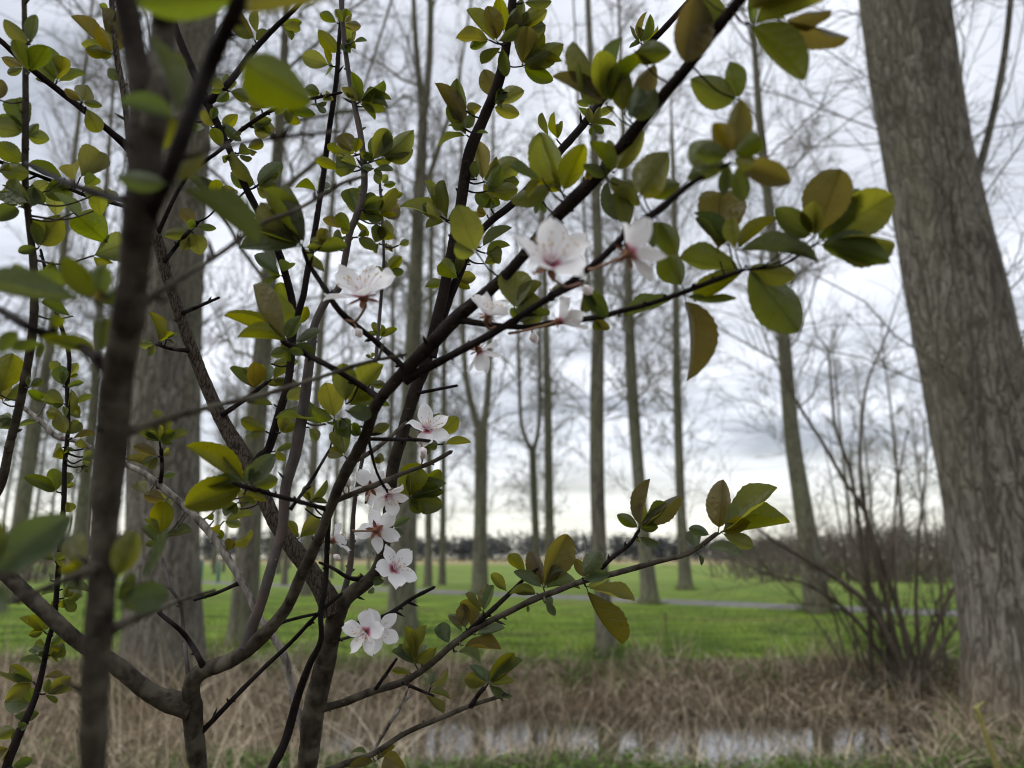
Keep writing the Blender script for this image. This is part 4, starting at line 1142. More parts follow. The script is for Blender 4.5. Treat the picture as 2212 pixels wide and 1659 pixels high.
# plant, close-up, then one row per leaf: base x y, tip x y, width (close-up pixels, 3 per frame pixel), tint
LV = [
('T1', 'A', """1560 -20 950 20 330 g|2230 -40 1640 110 150 b|1540 390 1960 650 330 g|1130 760 1060 290 150 k|1150 750 830 680 120 k|1080 740 1060 960 170 y|
1100 1190 790 1160 140 k|1170 1200 1640 1560 140 k|1150 1180 1210 920 90 y|1120 330 1180 470 90 g"""),
('T2', 'A', """1960 1600 1560 1560 150 k|1960 1600 2230 1640 110 g|1960 1590 1680 1290 90 g|1950 1560 2000 1200 90 y|
210 290 215 95 95 k|200 470 300 310 150 g|170 860 110 660 160 g|160 860 0 830 120 g|170 880 310 910 90 g|0 650 -10 540 90 b|160 1060 10 950 110 g|
20 1200 160 1290 170 g|-10 1110 110 1110 120 y|100 1340 10 1260 80 g|100 1340 -20 1420 110 g|120 1340 190 1310 70 g|
330 1230 490 1390 70 k|480 1380 680 1560 230 g|700 1330 590 1240 110 y|630 1260 650 1400 120 y|270 1600 230 1440 90 g|280 1620 390 1400 150 y|250 1620 140 1640 70 g|600 1659 740 1600 190 g|240 1200 210 1330 80 k"""),
('T3', 'A', """380 520 410 400 110 y|380 530 540 480 70 g|370 520 240 440 100 g|370 515 290 310 130 g|360 520 250 540 40 k|150 440 45 390 80 b|130 440 60 480 60 g|540 650 590 520 110 y|540 660 440 580 60 b|550 670 650 690 60 g|560 690 620 830 100 y|
500 1150 440 1030 140 y|520 1150 610 1040 170 y|430 1130 230 1080 80 g|480 1180 270 1240 130 g|560 1180 620 1150 90 g|330 1180 370 1360 160 y|
740 350 510 170 60 b|740 330 630 90 70 b|730 350 560 280 80 y|720 340 650 200 80 b|730 350 640 370 60 g|770 530 700 450 70 g|700 60 640 30 50 g|760 120 870 20 80 g|
1640 250 1520 100 70 g|1650 230 1580 60 60 b|1660 250 1740 200 70 g|1830 170 1960 150 60 g|1820 180 1940 190 70 y|1830 200 1870 260 30 g|1640 200 1690 80 50 g|
1500 600 1610 640 90 g|1470 580 1480 480 60 g|1450 590 1370 590 40 g|1460 570 1360 520 70 y|1470 600 1410 660 60 g|
1690 700 1580 540 130 y|1700 700 1720 570 100 y|1690 710 1620 700 40 g|1850 700 2030 740 80 g|1850 720 1870 790 60 g|1840 690 1990 620 60 g|
1640 840 1810 840 130 y|1640 830 1760 770 60 g|1630 830 1620 720 40 g|1560 850 1510 880 40 g|1430 790 1550 900 80 k|1350 830 1430 930 90 g|1400 820 1310 730 80 y|1440 830 1530 750 90 y|1370 780 1400 700 60 g|1270 790 1250 870 90 g|
1690 1190 1830 1060 130 k|1690 1200 1780 1190 90 g|1660 1200 1500 1110 100 g|1660 1190 1530 1000 80 y|1700 1180 1800 1120 60 y|
1430 1320 1390 1160 110 y|1430 1310 1530 1200 110 y|1420 1330 1240 1170 60 k|1440 1330 1560 1290 80 g|1450 1350 1550 1400 100 y|
1280 1470 1170 1370 90 b|1270 1480 1190 1440 70 g|1260 1510 1080 1520 75 y|1300 1480 1390 1480 50 g|1290 1560 1300 1659 120 y|1470 1040 1440 1010 60 g|1600 960 1680 930 80 y|1560 1000 1620 940 80 g|
1620 1500 1600 1380 70 k|1650 1500 1690 1420 80 g|2110 420 1970 370 100 y|2130 420 2200 440 110 g|2200 350 2080 210 110 y|2180 150 2080 90 60 g|2080 600 1970 580 70 g|2050 700 2060 660 50 g|2100 620 2150 640 60 y|2040 690 2110 730 50 k|
2050 1240 2120 1150 100 g|2050 1250 1930 1190 30 g|2060 1260 2150 1270 25 k"""),
('T2', 'A', """2210 1100 2050 1030 80 y|2200 1000 2130 940 60 y|2212 1470 2100 1410 80 b|2080 1600 2100 1520 90 b|2150 1600 2200 1490 60 y"""),
('T2', 'B', """10 150 40 60 60 g|20 150 125 165 60 b|10 170 60 240 80 y|30 260 60 340 90 g|110 270 165 270 14 k|130 660 90 480 75 g|150 660 260 510 75 g|160 650 320 620 60 g|140 650 80 560 80 g|190 670 300 670 16 k|60 600 40 650 40 g|
240 1040 290 840 120 y|230 1050 240 910 100 g|260 1030 470 860 120 y|260 1040 500 960 120 y|240 1090 330 1130 40 k|230 1080 140 1080 50 k|60 1000 0 890 110 b|70 990 100 930 70 y|90 1080 10 1090 140 g|200 1020 150 990 50 g|
100 1380 50 1230 120 g|110 1380 220 1280 110 g|130 1360 270 1290 90 g|240 1390 400 1340 120 b|240 1400 340 1210 110 y|90 1420 260 1440 55 g|60 1500 0 1420 90 g|250 1450 370 1560 140 y|130 1540 220 1600 80 g|110 1400 160 1200 80 y|20 1560 -40 1540 60 k"""),
('T3', 'B', """250 1200 220 1130 50 g|270 1190 310 1130 50 g|270 1200 350 1190 50 g|340 1260 400 1240 50 y|370 1590 440 1550 45 y|350 1590 290 1620 45 y|230 1580 180 1620 45 g|
980 270 790 100 75 y|960 260 745 230 85 b|960 280 840 310 60 g|990 250 960 50 140 b|1050 220 1020 0 100 y|1040 300 1070 480 80 g|1140 250 1200 90 90 y|1150 240 1330 160 140 g|1160 200 1350 80 110 y|
1170 430 1200 210 160 b|1180 440 1300 230 110 y|1190 430 1430 290 160 y|1200 440 1420 360 90 y|1180 440 1370 520 110 g|1210 20 1360 10 80 g|1010 640 930 460 120 b|1000 680 1180 580 95 y|980 690 1150 740 100 y|990 660 1060 600 80 g|980 330 950 390 20 k|
770 820 620 560 120 b|770 810 750 530 125 g|790 820 850 750 70 g|780 820 690 700 90 g|810 720 910 690 90 b|800 870 610 890 25 g|870 860 950 865 14 k|
920 1180 880 930 110 b|920 1180 1000 1020 70 b|930 1190 1160 1050 150 y|930 1190 1150 1180 130 y|910 1170 870 1050 80 g|900 1200 780 1130 40 k|940 1240 1140 1230 110 y|940 1250 1010 1210 60 g|950 1330 870 1250 90 g|940 1340 960 1290 60 g|960 1340 1015 1335 16 k|930 1380 850 1380 40 b|
640 1420 400 1290 90 y|640 1400 520 1310 90 g|650 1410 720 1190 80 g|620 1380 540 1180 50 y|650 1440 550 1490 45 g|700 1420 850 1380 40 g|
930 1620 1100 1480 60 k|930 1640 1090 1590 50 g|940 1640 1030 1659 100 g|1340 890 1330 740 50 g|1370 880 1380 740 25 y|1390 890 1440 810 30 g|1640 820 1560 690 50 g|1620 800 1670 700 50 y|1650 820 1780 790 45 g|1650 830 1700 860 45 g|1600 680 1530 660 50 g|1660 760 1760 700 60 y|
1930 270 1940 100 32 b|1950 270 2010 120 70 g|1920 290 1840 200 25 g|1960 260 2060 190 40 y|1940 290 1870 310 25 k"""),
('T2', 'B', """880 1640 780 1410 210 y|1720 680 1590 250 140 y|1720 690 1370 500 120 b|1740 680 1800 300 100 k|1850 760 2040 560 190 g|1830 740 2000 420 150 b|1900 330 2130 340 130 g|
1410 1230 1310 880 210 y|1420 1230 1560 940 160 y|1390 1200 1250 900 110 y|1300 1160 1080 1130 50 k|1790 1140 1960 840 150 y|1730 1160 1680 920 90 g|1750 1200 1790 1420 90 k|1790 1200 1850 1450 150 g|1300 1300 1250 1380 40 k|1920 1290 2150 970 270 y|2060 1430 2180 1659 150 g|1950 1250 2212 1180 120 g|1560 1110 1640 1130 60 b"""),
('T2', 'X', """1505 -25 1478 122 84 b|1528 90 1560 10 46 y|1612 50 1822 8 50 y|1690 47 1830 70 34 b|1622 30 1745 -25 52 b|1625 54 1690 30 20 g"""),
('T2', 'C', """370 650 50 530 200 g|320 990 390 670 190 b|340 990 210 790 130 b|340 1010 480 900 150 g|380 1060 680 1190 190 b|250 1080 0 890 210 g|130 1090 220 1050 60 y|300 1050 40 1150 120 g|
850 1540 1010 1150 280 b|900 1560 1300 1300 260 y|860 1580 1310 1659 190 g|820 1560 580 1340 180 g|230 1640 240 1290 300 b|300 1590 120 1340 60 k|340 1620 590 1430 100 y|360 1640 840 1600 130 k|640 1640 860 1600 70 y"""),
('T2', 'F', """420 40 740 475 290 g|10 250 130 780 160 b|400 90 -20 20 150 g"""),
('T2', 'E', """1110 330 1130 100 200 y|1120 330 1320 190 80 y|1340 200 1430 210 80 y|1200 400 1080 350 80 g|1160 440 1310 370 110 g|1580 210 1720 400 120 g|1640 410 1740 470 70 b|1800 400 2140 330 90 g|2212 200 2080 -40 160 g|
30 960 10 700 160 y|60 950 270 710 140 y|30 1000 190 1040 100 k|0 1050 50 1180 120 g|10 1290 0 1150 140 y|180 1170 310 1100 80 y|120 1170 80 1080 60 g|220 1300 300 1330 70 y|200 820 290 840 60 g|530 1210 610 1240 60 g"""),
('T3', 'E', """760 150 650 50 120 g|700 180 545 200 65 g|730 150 870 140 85 y|760 120 690 -20 90 g|850 60 780 0 60 g|920 50 1030 10 70 y|280 110 290 20 40 g|290 110 390 0 70 y|290 110 400 100 50 g|280 100 235 90 35 y|
200 490 215 420 50 y|240 500 160 500 40 g|270 530 260 470 40 g|290 520 320 460 40 y|300 530 370 500 40 g|180 660 160 640 25 g|190 660 205 630 25 y|650 1150 720 1080 110 y|660 1220 835 1210 60 y|
440 1570 480 1400 130 y|440 1560 640 1390 110 y|440 1570 650 1440 90 g|450 1580 660 1520 90 g|430 1600 350 1530 55 g|450 1590 500 1620 60 g|430 1590 560 1370 100 y"""),
('T1', 'D', """200 220 90 60 120 g|130 130 430 200 60 g|560 270 0 310 120 k|610 300 430 30 170 g|620 310 660 50 130 g|300 590 110 610 70 g|230 510 520 680 100 y|650 620 680 400 140 g|590 300 700 230 90 b|340 460 400 380 80 g|100 500 10 600 120 g"""),
('T2', 'D', """0 900 80 640 160 y|20 950 -20 740 120 y|470 390 290 350 60 g|80 1050 0 1120 110 k|200 850 270 810 50 g|340 130 340 50 60 g"""),
('T2', 'D', """1860 550 1540 260 120 b|1850 540 1490 400 36 y|1850 540 1950 390 100 g|1900 560 2090 520 75 k|1900 600 1760 640 80 g|1870 600 1960 640 60 g|
1600 1470 1230 1250 150 y|1600 1490 1360 1460 95 g|1620 1470 1770 1290 120 k|1640 1490 1800 1450 95 g|1590 1440 1450 1300 100 g|1560 1570 1720 1590 60 y|2110 1090 1800 1010 60 g|2170 1060 2120 810 160 y|2160 1090 2212 1150 110 g"""),
('D', 'D', """400 840 390 720 90 g|430 850 530 830 40 g|440 1030 480 870 60 y|410 960 320 900 80 g|400 990 270 960 60 g|420 1050 310 1020 70 y|440 1030 520 1010 80 y|470 960 590 940 36 g|430 1160 380 1040 85 y|440 1160 510 1080 95 y|480 1180 600 1160 40 b|400 1240 320 1310 120 y|430 1250 480 1280 70 y|
540 1250 530 1170 60 y|530 1320 600 1290 80 g|540 1360 600 1370 80 g|600 1290 650 1240 100 k|340 1530 180 1430 90 g|350 1500 335 1380 90 g|400 1500 450 1410 70 g|430 1590 470 1659 60 y|380 750 330 690 60 g|440 790 500 700 70 y|310 120 340 50 60 g"""),
('T3', 'D', """300 950 180 890 70 g|240 1080 140 1100 20 g|1040 560 990 360 60 y|1030 550 1090 490 90 y|1000 570 900 570 55 g|1090 510 1150 495 20 k|1030 1170 950 1010 65 y|1040 1180 1060 1030 110 y|1030 1220 870 1160 55 g|1040 1220 1210 1180 55 g|1030 1200 960 1130 65 g|1050 1210 1130 1140 65 g|1020 1300 880 1240 75 b|1030 1330 930 1350 65 g|1050 1300 1110 1250 65 y|1040 1350 830 1340 75 b|1050 1430 1130 1410 45 k|940 1540 890 1480 90 y|1000 1659 1050 1600 110 y|1060 1600 960 1560 80 b|
1820 130 1650 20 85 k|1830 110 1880 20 110 g|1810 160 1690 190 30 g|1860 330 1800 200 100 y|1880 360 1790 350 60 g|1960 450 1990 330 70 y|1650 860 1630 680 110 b|1660 850 1700 700 70 y|1720 830 1740 690 100 k|1770 790 1950 710 70 y|1760 800 1910 820 75 g|1640 860 1480 790 50 g|1760 700 1830 690 50 y|
1760 960 1610 960 50 g|1850 930 1950 880 90 y|1700 1130 1570 1060 80 y|1720 1140 1690 1100 40 g|1830 1150 1850 1050 80 y|1870 1140 1920 1090 70 y|2000 1110 2060 1200 65 y|1800 1270 1900 1240 45 g|1780 1290 1840 1320 60 y|
1440 1580 1350 1560 65 y|1480 1580 1500 1480 60 g|1470 1600 1440 1530 50 k|1540 1600 1470 1620 90 g|1560 1640 1590 1570 110 y|2010 1590 1990 1490 85 y|2020 1570 2130 1470 60 y|2030 1600 2120 1590 40 g|1980 1640 2030 1600 50 g"""),
('T1', 'G', """-60 420 400 60 250 k|-60 480 90 660 170 k|540 330 450 130 180 y|540 330 400 380 70 y|780 440 870 170 200 y|900 450 1150 200 80 k|790 600 1060 540 190 k|760 640 890 620 50 g"""),
('T3', 'G', """1040 160 1050 -60 140 y|1040 190 940 50 40 y|1030 200 900 130 36 k|1050 180 1230 150 40 k|1030 210 960 210 50 g|1050 170 1140 130 36 k|1470 260 1490 180 75 b|1490 220 1620 120 50 y|1430 140 1380 80 65 y|1450 60 1560 90 65 g|1460 50 1630 20 60 y|1410 30 1360 20 45 g|1440 180 1430 110 40 g|1950 160 1870 60 65 y|1960 150 2040 50 115 y|1960 160 1910 140 40 g|1970 150 2060 120 40 g"""),
('D', 'G', """350 320 230 240 65 g|350 310 400 280 70 g|300 440 340 380 70 g|440 560 490 650 75 g|450 600 510 540 55 g|420 500 560 485 22 k|370 570 340 630 55 g|380 520 280 520 25 k|400 560 430 490 40 y|260 760 190 670 65 y|250 750 130 720 55 y|280 780 190 790 50 y|250 740 260 680 55 y|
320 870 400 800 55 g|310 900 230 870 95 g|330 930 400 890 80 g|290 950 250 890 95 g|280 980 150 965 32 k|300 960 410 860 40 y|200 1100 60 1000 95 y|200 1090 100 1050 65 g|190 1120 0 1110 45 y|200 1130 70 1200 95 y|280 1070 390 1060 40 b|320 1190 430 1090 85 y|330 1200 460 1180 65 y|220 1230 40 1240 115 k|210 1260 190 1170 85 g|200 1340 110 1320 60 k|100 1400 -10 1460 90 y|90 1659 190 1610 75 g|60 1530 -10 1560 85 b|150 1330 230 1310 60 g|120 1400 180 1380 50 k"""),
('T3', 'H', """1300 470 1460 150 200 b|1290 460 1250 260 105 b|1320 470 1430 330 75 y|1600 430 1510 310 75 b|1190 380 1085 280 75 y|1280 480 1120 390 85 k|1270 520 1095 500 55 y|1270 530 1110 560 38 k|1330 480 1540 440 45 k|1560 420 1640 290 120 k|1570 440 1740 400 75 k|1290 530 1370 600 60 k|1330 590 1385 670 50 k|1210 600 1205 650 25 g|
1590 500 1890 580 75 y|1600 520 1740 890 125 b|1600 490 1740 480 32 y|1080 520 960 420 65 y|910 630 960 470 105 b|920 600 1030 510 45 k|890 640 770 590 75 b|880 640 780 560 28 y|800 750 740 650 115 b|790 780 680 690 50 k|820 740 790 600 95 b|830 740 890 640 70 b|890 680 950 660 40 k|700 860 640 730 105 k|
870 800 1065 780 75 k|790 880 1030 890 75 b|760 920 910 950 55 k|460 960 400 760 45 y|470 960 480 750 45 y|470 960 550 750 85 y|460 960 380 860 65 k|480 960 610 890 75 y|470 960 470 880 60 y|450 960 320 920 60 k|440 1040 325 1040 48 y|480 950 570 880 45 k|
590 1110 700 1030 48 y|580 1110 600 1050 40 k|560 1160 710 1180 52 y|540 1180 640 1320 62 y|960 1100 1120 920 115 y|930 1110 800 1080 88 y|930 1110 850 980 65 k|940 1110 950 1030 40 k|960 1110 1180 980 75 k|950 1110 1120 1130 55 y|960 1120 1110 1170 55 k|
230 1640 60 1650 65 b|280 1600 400 1670 120 b|220 1590 350 1540 40 b|170 1560 70 1540 24 k|200 440 270 450 55 k|180 500 215 530 45 k|110 430 140 400 34 b|330 100 440 40 55 k|330 110 410 140 35 k|
1930 100 1790 20 85 g|1940 100 1950 -60 65 y|1960 90 2150 10 65 g|1950 100 2050 100 75 g|1930 170 1870 190 75 k|1940 150 2070 170 55 k|1940 90 2000 -210 100 b|1960 80 2100 -170 75 b"""),
('T3', 'I', """230 130 290 -220 190 b|260 130 625 -130 125 y|240 110 670 70 75 y|220 110 440 70 95 b|240 160 430 230 95 y|150 240 385 260 75 k|180 150 40 100 75 k|90 240 60 130 95 k|110 290 130 345 28 k"""),
]
rf = np.random.RandomState(17)
spurs = {}
n_leaf = {}
leaves = []
for plant, z, txt in LV:
    keys = [k for k in BRANCH if PLANT(k) == plant]
    for item in txt.replace('\n', '').split('|'):
        q = item.split()
        if len(q) < 5: continue
        bx_, by_, tx_, ty_, wd = map(float, q[:5])
        tint = q[5] if len(q) > 5 else 'g'
        b2 = np.array(zd(z, bx_, by_)); t2 = np.array(zd(z, tx_, ty_))
        wd = wd if z == 'X' else wd / 3
        # the wood it grows from
        best = min(((np.hypot(*(BRANCH[k][:, :2] - b2).T) - BRANCH[k][:, 2] * .6).min(), k) for k in keys)
        k = best[1]
        arr = BRANCH[k]
        i = int(np.argmin(np.hypot(*(arr[:, :2] - b2).T)))
        d = (arr[i, 3] + rf.normal(0, .012)) * KD
        gap = np.hypot(*(arr[i, :2] - b2))
        edge = arr[i, :2] + (b2 - arr[i, :2]) * min(1, arr[i, 2] * .8 / max(gap, 1e-6))
        if arr[i, 2] < gap < arr[i, 2] + 26:
            b2 = edge + (b2 - edge) * .55
            gap = np.hypot(*(arr[i, :2] - b2))
        if gap > max(5, arr[i, 2]):                            # a short spur carries the rosette
            near_ = [c for c in spurs if c[0] == k and math.hypot(c[1] - b2[0], c[2] - b2[1]) < 13]
            ck = near_[0] if near_ else (k, b2[0], b2[1])
            b2 = np.array(ck[1:])
            if ck not in spurs:
                spurs[ck] = d
                a3 = P(arr[i, 0], arr[i, 1], arr[i, 3] * KD); c3 = P(b2[0], b2[1], d)
                rr = 1.7 * d / F_PX
                midp = (a3 + c3) / 2 + np.array([0, 0, -.12 * np.linalg.norm(c3 - a3)])
                w = np.array([(*a3, rr * 1.5), (*midp, rr * 1.1), (*c3, rr)])
                V, Q, T = fg_tube(spline(w[:, [0, 2, 1, 3]], .002)[:, [0, 2, 1, 3]], 6, .08)
                BBAG[k][0].add(V, Q, T)
            d = spurs[ck] + rf.normal(0, .004)
        Lp = np.hypot(*(t2 - b2)) * d / F_PX
        wp = wd * 1.03 * d / F_PX
        ratio = wp / Lp / .56
        u2 = (t2 - b2) / (np.hypot(*(t2 - b2)) + 1e-9)
        vw = ray(*b2); vw = vw / np.linalg.norm(vw)
        u = RIGHT * u2[0] - UP * u2[1]
        u = u - vw * u.dot(vw); u /= np.linalg.norm(u)
        pitch = rf.uniform(-.25, .25); L = Lp / math.cos(pitch); ysc = ratio
        roll = rf.uniform(-.3, .3)
        if ratio > 1.15:
            L = wp / .56 / 1.15; ysc = 1.15
            pitch = math.acos(min(1, Lp / L)) * rf.choice([-1, 1])
        elif ratio < .78:
            ysc = .82
            roll = math.acos(max(.08, ratio / .82)) * rf.choice([-1, 1])
        L = min(L * 1.02, .085)
        X = u * math.cos(pitch) + vw * math.sin(pitch)
        n0 = -vw - X * (-vw).dot(X); n0 /= np.linalg.norm(n0)
        y0 = np.cross(n0, X)
        Yv = y0 * math.cos(roll) + n0 * math.sin(roll)
        Nv = np.cross(X, Yv)
        if Nv[2] < 0 and rf.uniform() < .8:
            Nv, Yv = -Nv, -Yv
        o3 = P(b2[0], b2[1], d)
        leaves.append((k, o3, X * L, Yv * L * ysc, Nv * L, tint))
        n_leaf[plant] = n_leaf.get(plant, 0) + 1
        if n_leaf[plant] < 300 and rf.uniform() < {'T1': .2, 'T2': .75, 'T3': .32, 'D': .5}[plant]:     # a smaller neighbour in the same rosette
            n_leaf[plant] += 1
            q1 = Matrix.Rotation(rf.choice([-1, 1]) * rf.uniform(.5, 1.2), 3, Vector(vw)) @ Matrix.Rotation(rf.uniform(-.6, .6), 3, Vector(X))
            f_ = rf.uniform(.55, .95) * L
            leaves.append((k, o3, np.array(q1 @ Vector(X)) * f_, np.array(q1 @ Vector(Yv)) * f_ * .95, np.array(q1 @ Vector(Nv)) * f_, rf.choice(['g', 'y', tint])))

for key in BBAG:
    bag_, mt, nm = BBAG[key]
    root = TREE[PLANT(key)]
    me = bag_.mesh(nm, mt, tuple(root.location))
    at = me.attributes.new('tip_dark', 'FLOAT', 'POINT')
    av = np.full(len(me.vertices), TIP_DARK[key][-1], dtype=np.float32); av[:len(TIP_DARK[key])] = TIP_DARK[key]
    at.data.foreach_set('value', av)
    BOBJ[key] = mobj(nm, me, root)

for (k, o3, X, Yv, Nv, tint) in leaves:
    root = TREE[PLANT(k)]
    me = LEAF[rf.randint(len(LEAF))]
    o = bpy.data.objects.new('leaf', me)
    link(o)
    o.parent = BOBJ[k]
    M = Matrix(((X[0], Yv[0], Nv[0], o3[0] - root.location.x), (X[1], Yv[1], Nv[1], o3[1] - root.location.y), (X[2], Yv[2], Nv[2], o3[2] - root.location.z), (0, 0, 0, 1)))
    o.matrix_basis = M
    o.material_slots[0].link = 'OBJECT'
    o.material_slots[0].material = ML[tint]
# ------------------------------------------------------------------ blossoms
def petal_mesh(rs):
    rows, V, F = 12, [], []
    cup, tw = rs.uniform(-.05, .28), rs.uniform(-.14, .14)
    ph_ = (rs.uniform(.01, .05), rs.uniform(0, 6)); wk = rs.uniform(.27, .35); nk = rs.uniform(-.12, .0)
    for i in range(rows):
        s = i / (rows - 1)
        w = wk * max(0, math.sin(math.pi * min(.985, .03 + .97 * s ** 1.35))) ** .62
        w = max(w, .035)
        x = .04 + .96 * s
        for j, f in enumerate((-1, -.6, -.2, .2, .6, 1)):
            notch = nk * (1 - abs(f)) if s == 1 else -.03 * abs(f) ** 2 * s
            z = cup * (s ** 1.4) * .55 + .22 * abs(f) ** 2 * w + tw * f * s + ph_[0] * math.sin(s * 7 + f * 3 + ph_[1]) * s + .035 * math.sin(s * 11 - f * 5 + ph_[1]) * abs(f) * s
            V.append((x + notch, f * w, z))
    for i in range(rows - 1):
        for j in range(5):
            a = i * 6 + j
            F.append((a, a + 6, a + 7, a + 1))
    return mesh_np('petal', np.array(V), [np.array(F)])

rb = np.random.RandomState(52)
m_petal, nt = new_mat('plum_petal')
co = nd(nt, 'ShaderNodeTexCoord').outputs['Object']
sp = nd(nt, 'ShaderNodeSeparateXYZ', {0: co})
pc = ramp(nt, sp.outputs['X'], [(0.05, (.36, .02, .07)), (0.15, (.58, .16, .25)), (0.27, (.91, .90, .91)), (1.0, (.93, .93, .93))])
pn = noise(nt, mapping(nt, co, (2, 14, 1)), 1.5, 3)
pc = mixc(nt, mth(nt, 'MULTIPLY', pn, .12), pc, (.70, .70, .74))
o_ = nd(nt, 'ShaderNodeOutputMaterial')
b_ = nd(nt, 'ShaderNodeBsdfPrincipled', {'Base Color': pc, 'Roughness': .55, 'Specular IOR Level': .25})
t_ = nd(nt, 'ShaderNodeBsdfTranslucent', {'Color': pc})
x_ = nd(nt, 'ShaderNodeMixShader', {0: .38, 1: b_.outputs[0], 2: t_.outputs[0]})
nt.links.new(x_.outputs[0], o_.inputs[0])
m_calyx = noise_mat('plum_calyx', (.16, .045, .035), (.22, .13, .055), 300, .6, .2, .0005)
m_stalk = noise_mat('plum_blossom_stalk', (.16, .06, .05), (.20, .13, .055), 200, .6, .2, .0005)
m_fil = noise_mat('plum_filament', (.75, .68, .68), (.82, .80, .78), 10, .6, 0, .001)
m_anth = noise_mat('plum_anther', (.45, .22, .08), (.62, .45, .14), 10, .7, 0, .001)
PET = [petal_mesh(rb) for _ in range(12)]
for me in PET: me.materials.append(m_petal)

def stamen_meshes(rs):
    n = 22
    az = rs.uniform(0, 6.283, n); el = rs.uniform(.15, .75, n); L = rs.uniform(.42, .68, n)
    d = np.stack([np.cos(az) * np.sin(el), np.sin(az) * np.sin(el), np.cos(el)], -1)
    s = np.linspace(0, 1, 4)
    cur = d[:, None, :] * (L[:, None] * s[None, :])[..., None] + np.array([0, 0, .02])
    cur[:, :, :2] *= (1 + .25 * s ** 2)[None, :, None]
    V, Q = tubes(cur, np.full((n, 4), .0105), 4)
    fil = mesh_np('stamens', V, [Q], m_fil)
    bag = Bag()
    for i in range(n):
        V, Q, T = bud(cur[i, -1] - d[i] * .02, d[i], .06, .020); bag.add(V, Q, T)
    return fil, bag.mesh('anthers', m_anth)
STM = [stamen_meshes(rb) for _ in range(3)]

def calyx_mesh():
    bag = Bag()
    cur = np.array([[[0, 0, -.20], [0, 0, -.12], [0, 0, 0.0], [0, 0, .05]]], float)
    V, Q = tubes(cur, np.array([[.03, .10, .14, .10]]), 10); bag.add(V, Q)
    for i in range(5):
        a = (i + .5) * 2 * math.pi / 5
        u = np.array([math.cos(a), math.sin(a), -.25]); w = np.array([-math.sin(a), math.cos(a), 0]); b = u * .12
        V = np.array([b - w * .07, b + w * .07, b + u * .16 + w * .08, b + u * .32, b + u * .16 - w * .08]) - np.array([0, 0, .02])
        bag.add(V, T=np.array([(0, 1, 2), (0, 2, 4), (4, 2, 3)]))
    return bag.mesh('calyx', m_calyx)
CAL = calyx_mesh()

# key of the wood, centre x y, radius (frame px), facing (right, up, towards the viewer), nominal depth, foot of the stalk x y, openness
BL = [
 ('T2j', 1190, 572, 92, (.10, .62, .75), .47, 1254, 612, .5),
 ('T2j', 1358, 548, 76, (.70, .42, -.35), .46, 1272, 582, .5),
 ('T2k', 785, 641, 78, (-.08, .78, .52), .60, 745, 690, .4),
 ('T2h', 1053, 682, 50, (.35, .70, .35), .60, 1075, 704, .55),
 ('T2h', 1206, 694, 58, (.72, .25, .10), .55, 1100, 720, .6),
 ('T2i', 1034, 756, 50, (.45, -.55, -.35), .62, 985, 768, .5),
 ('T2o', 922, 928, 48, (.42, .48, .68), .79, 885, 950, .25),
 ('T2n', 800, 1054, 42, (-.15, .20, -.92), .80, 790, 1086, .2),
 ('T2u', 838, 1070, 42, (.45, -.25, .72), .77, 837, 1058, .45),
 ('T3d', 813, 1145, 48, (.28, -.10, -.92), .85, 762, 1146, .2),
 ('T3d', 720, 1168, 40, (.62, .30, -.30), .87, 700, 1150, .4),
 ('T3', 850, 1229, 50, (.55, .52, .58), .86, 806, 1252, .3),
 ('T3o', 791, 1366, 48, (-.22, .05, .96), .84, 768, 1373, .15),
 ('T3o', 817, 1360, 46, (.30, .12, .90), .87, 768, 1373, .1),
]
for key, cx_, cy_, rpx, fc, d, sx, sy, opn in BL:
    root = TREE[PLANT(key)]
    rl_ = np.array(root.location)
    c3 = P(cx_, cy_, d * KD)
    s = rpx * 1.12 * d * KD / F_PX
    n = RIGHT * fc[0] + UP * fc[1] - FWD * fc[2]; n /= np.linalg.norm(n)
    a = np.cross(n, (.2, .1, 1)); a /= np.linalg.norm(a); b = np.cross(n, a)
    arr = BRANCH[key]; i = int(np.argmin(np.hypot(*(arr[:, :2] - np.array((sx, sy))).T)))
    f3 = P(sx, sy, arr[i, 3] * KD)
    endp = c3 - n * s * .2
    mid1 = f3 * .55 + endp * .45 - n * s * .25
    w = spline(np.array([(*f3, .00085), (*mid1, .00065), (*(endp - n * s * .08), .0007), (*endp, .0009)]), .0015)
    bg_ = Bag(); V, Q, T = fg_tube(w, 6, .05); bg_.add(V, Q, T)
    blossom = mobj('blossom', bg_.mesh('blossom_stalk', m_stalk, rl_), root)
    R = Matrix(((a[0] * s, b[0] * s, n[0] * s, c3[0] - rl_[0]), (a[1] * s, b[1] * s, n[1] * s, c3[1] - rl_[1]), (a[2] * s, b[2] * s, n[2] * s, c3[2] - rl_[2]), (0, 0, 0, 1)))
    def sub(nm, me, M):
        o = mobj(nm, me, blossom); o.matrix_basis = M; return o
    sub('calyx', CAL, R)
    f_, an_ = STM[rb.randint(3)]
    sub('stamens', f_, R); sub('anthers', an_, R)
    ph = rb.uniform(0, 6.28)
    for k in range(5):
        M = R @ Matrix.Rotation(ph + k * 2 * math.pi / 5 + rb.normal(0, .07), 4, 'Z') @ Matrix.Rotation(-opn - rb.normal(0, .10), 4, 'Y') @ Matrix.Rotation(rb.normal(0, .12), 4, 'X')
        sub('petal', PET[rb.randint(12)], M)

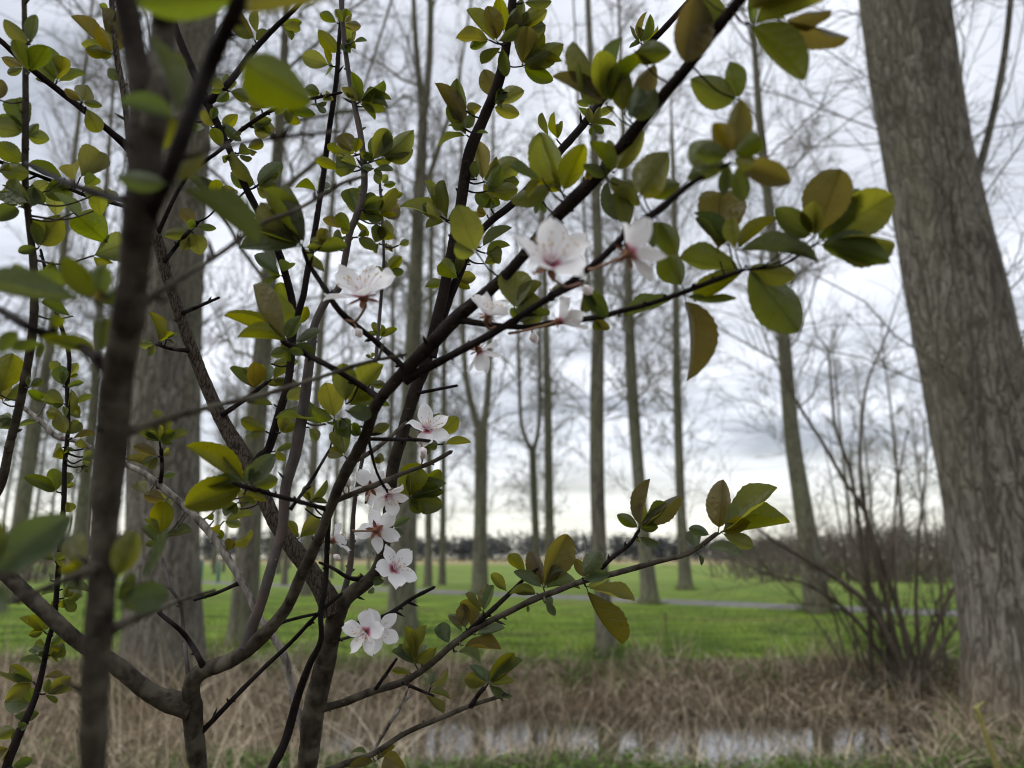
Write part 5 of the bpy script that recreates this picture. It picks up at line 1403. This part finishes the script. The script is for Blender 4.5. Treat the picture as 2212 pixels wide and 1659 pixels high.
# a few unopened buds among them
m_bud = noise_mat('plum_bud', (.62, .52, .50), (.80, .76, .74), 300, .6, .2, .0004)
for key, bx_, by_, tx_, ty_ in (('T2n', 905, 1008, 912, 990), ('T2n', 742, 1072, 735, 1052), ('T2n', 748, 1070, 752, 1050), ('T2h', 1140, 703, 1150, 722), ('T3d', 706, 1190, 722, 1200), ('T2i', 1245, 612, 1262, 622), ('T2o', 905, 950, 912, 968), ('T2k', 760, 695, 770, 712)):
    root = TREE[PLANT(key)]; rl_ = np.array(root.location)
    arr = BRANCH[key]; i = int(np.argmin(np.hypot(*(arr[:, :2] - np.array((bx_, by_))).T))); d = arr[i, 3] * KD
    a3, b3 = P(arr[i, 0], arr[i, 1], d), P(tx_, ty_, d - .003)
    bg_ = Bag(); bg_.add(*fg_tube(spline(np.array([(*a3, .0006), (*((a3 + b3) / 2 + np.array([.0006, 0, .0004])), .0005), (*b3, .0008)]), .001), 6, .05))
    stalk = mobj('flower_bud', bg_.mesh('flower_bud', m_stalk, rl_), root)
    dv = (b3 - a3) / np.linalg.norm(b3 - a3); L = .0058
    bg_ = Bag(); bg_.add(*fg_tube(np.array([(*(b3 + dv * L * t), r * .001) for t, r in ((-.1, .7), (.1, 1.6), (.35, 2.3), (.6, 2.2), (.85, 1.3), (1, .4))]), 8, .03))
    mobj('petals', bg_.mesh('petals', m_bud, rl_), stalk)

# ------------------------------------------------------------------ small things on the banks
m_ystalk = noise_mat('yellow_stalk', (.22, .20, .055), (.33, .30, .10), 40, .7, .3, .002)
pts = [(2162, 1680, 13), (2148, 1640, 12), (2130, 1590, 11), (2112, 1535, 10), (2106, 1528, 7)]
w = np.array([(*P(x, y, 2.6), h * .5 * 2.6 / F_PX) for x, y, h in pts])
g = w[0].copy(); g[2] = float(zg(g[0], g[1])) - .03; g[0] += .12
w = np.vstack([g + (w[0] - g) * np.linspace(0, 1, 10, endpoint=False)[:, None], w])
bg_ = Bag(); bg_.add(*fg_tube(w, 8, .05))
w2 = np.array([(*P(x, y, 2.6), h * .5 * 2.6 / F_PX) for x, y, h in [(2110, 1533, 8), (2117, 1522, 6), (2125, 1516, 3)]])
bg_.add(*fg_tube(w2, 6, .05))
bs = g[:3] + np.array([0, 0, .03])
tag(mobj('broken_stalk', bg_.mesh('broken_stalk', m_ystalk, bs), None, bs), 'snapped yellow stalk at the bottom right corner', 'stalk')

m_dock = noise_mat('dock_stalk', (.08, .05, .03), (.13, .085, .05), 30, .9, .3, .004)
b3 = onground(1440, 1396)
bg_ = Bag()
w = np.array([(b3[0], b3[1], -.03, .006), (b3[0] + .005, b3[1], .15, .006), (b3[0], b3[1], .3, .011), (b3[0] + .006, b3[1], .42, .013), (b3[0], b3[1], .5, .006)])
bg_.add(*fg_tube(spline(w[:, [2, 0, 1, 3]], .02)[:, [1, 2, 0, 3]], 7, .3))
tag(mobj('dock_stalk', bg_.mesh('dock_stalk', m_dock, b3), None, b3), 'single brown dead weed stalk standing in the green meadow', 'stalk')

m_teal = noise_mat('teal_paint', (.012, .075, .085), (.02, .10, .11), 20, .5, 0, .001)
for px in (454, 490):
    Yp = 42
    x = (px - CX) / F_PX * Yp
    cur = np.array([[[0, 0, -.05], [0, 0, 1.18], [0, 0, 1.2]]], float)
    V, Q = tubes(cur, np.array([[.075, .075, .01]]), 10)
    o = mobj('marker_post', mesh_np('marker_post', V, [Q], m_teal), None, (x, Yp, float(zg(x, Yp))))
    tag(o, 'slim teal post in the far meadow, %s of the two' % ('left' if px == 454 else 'right'), 'post', 'teal posts')
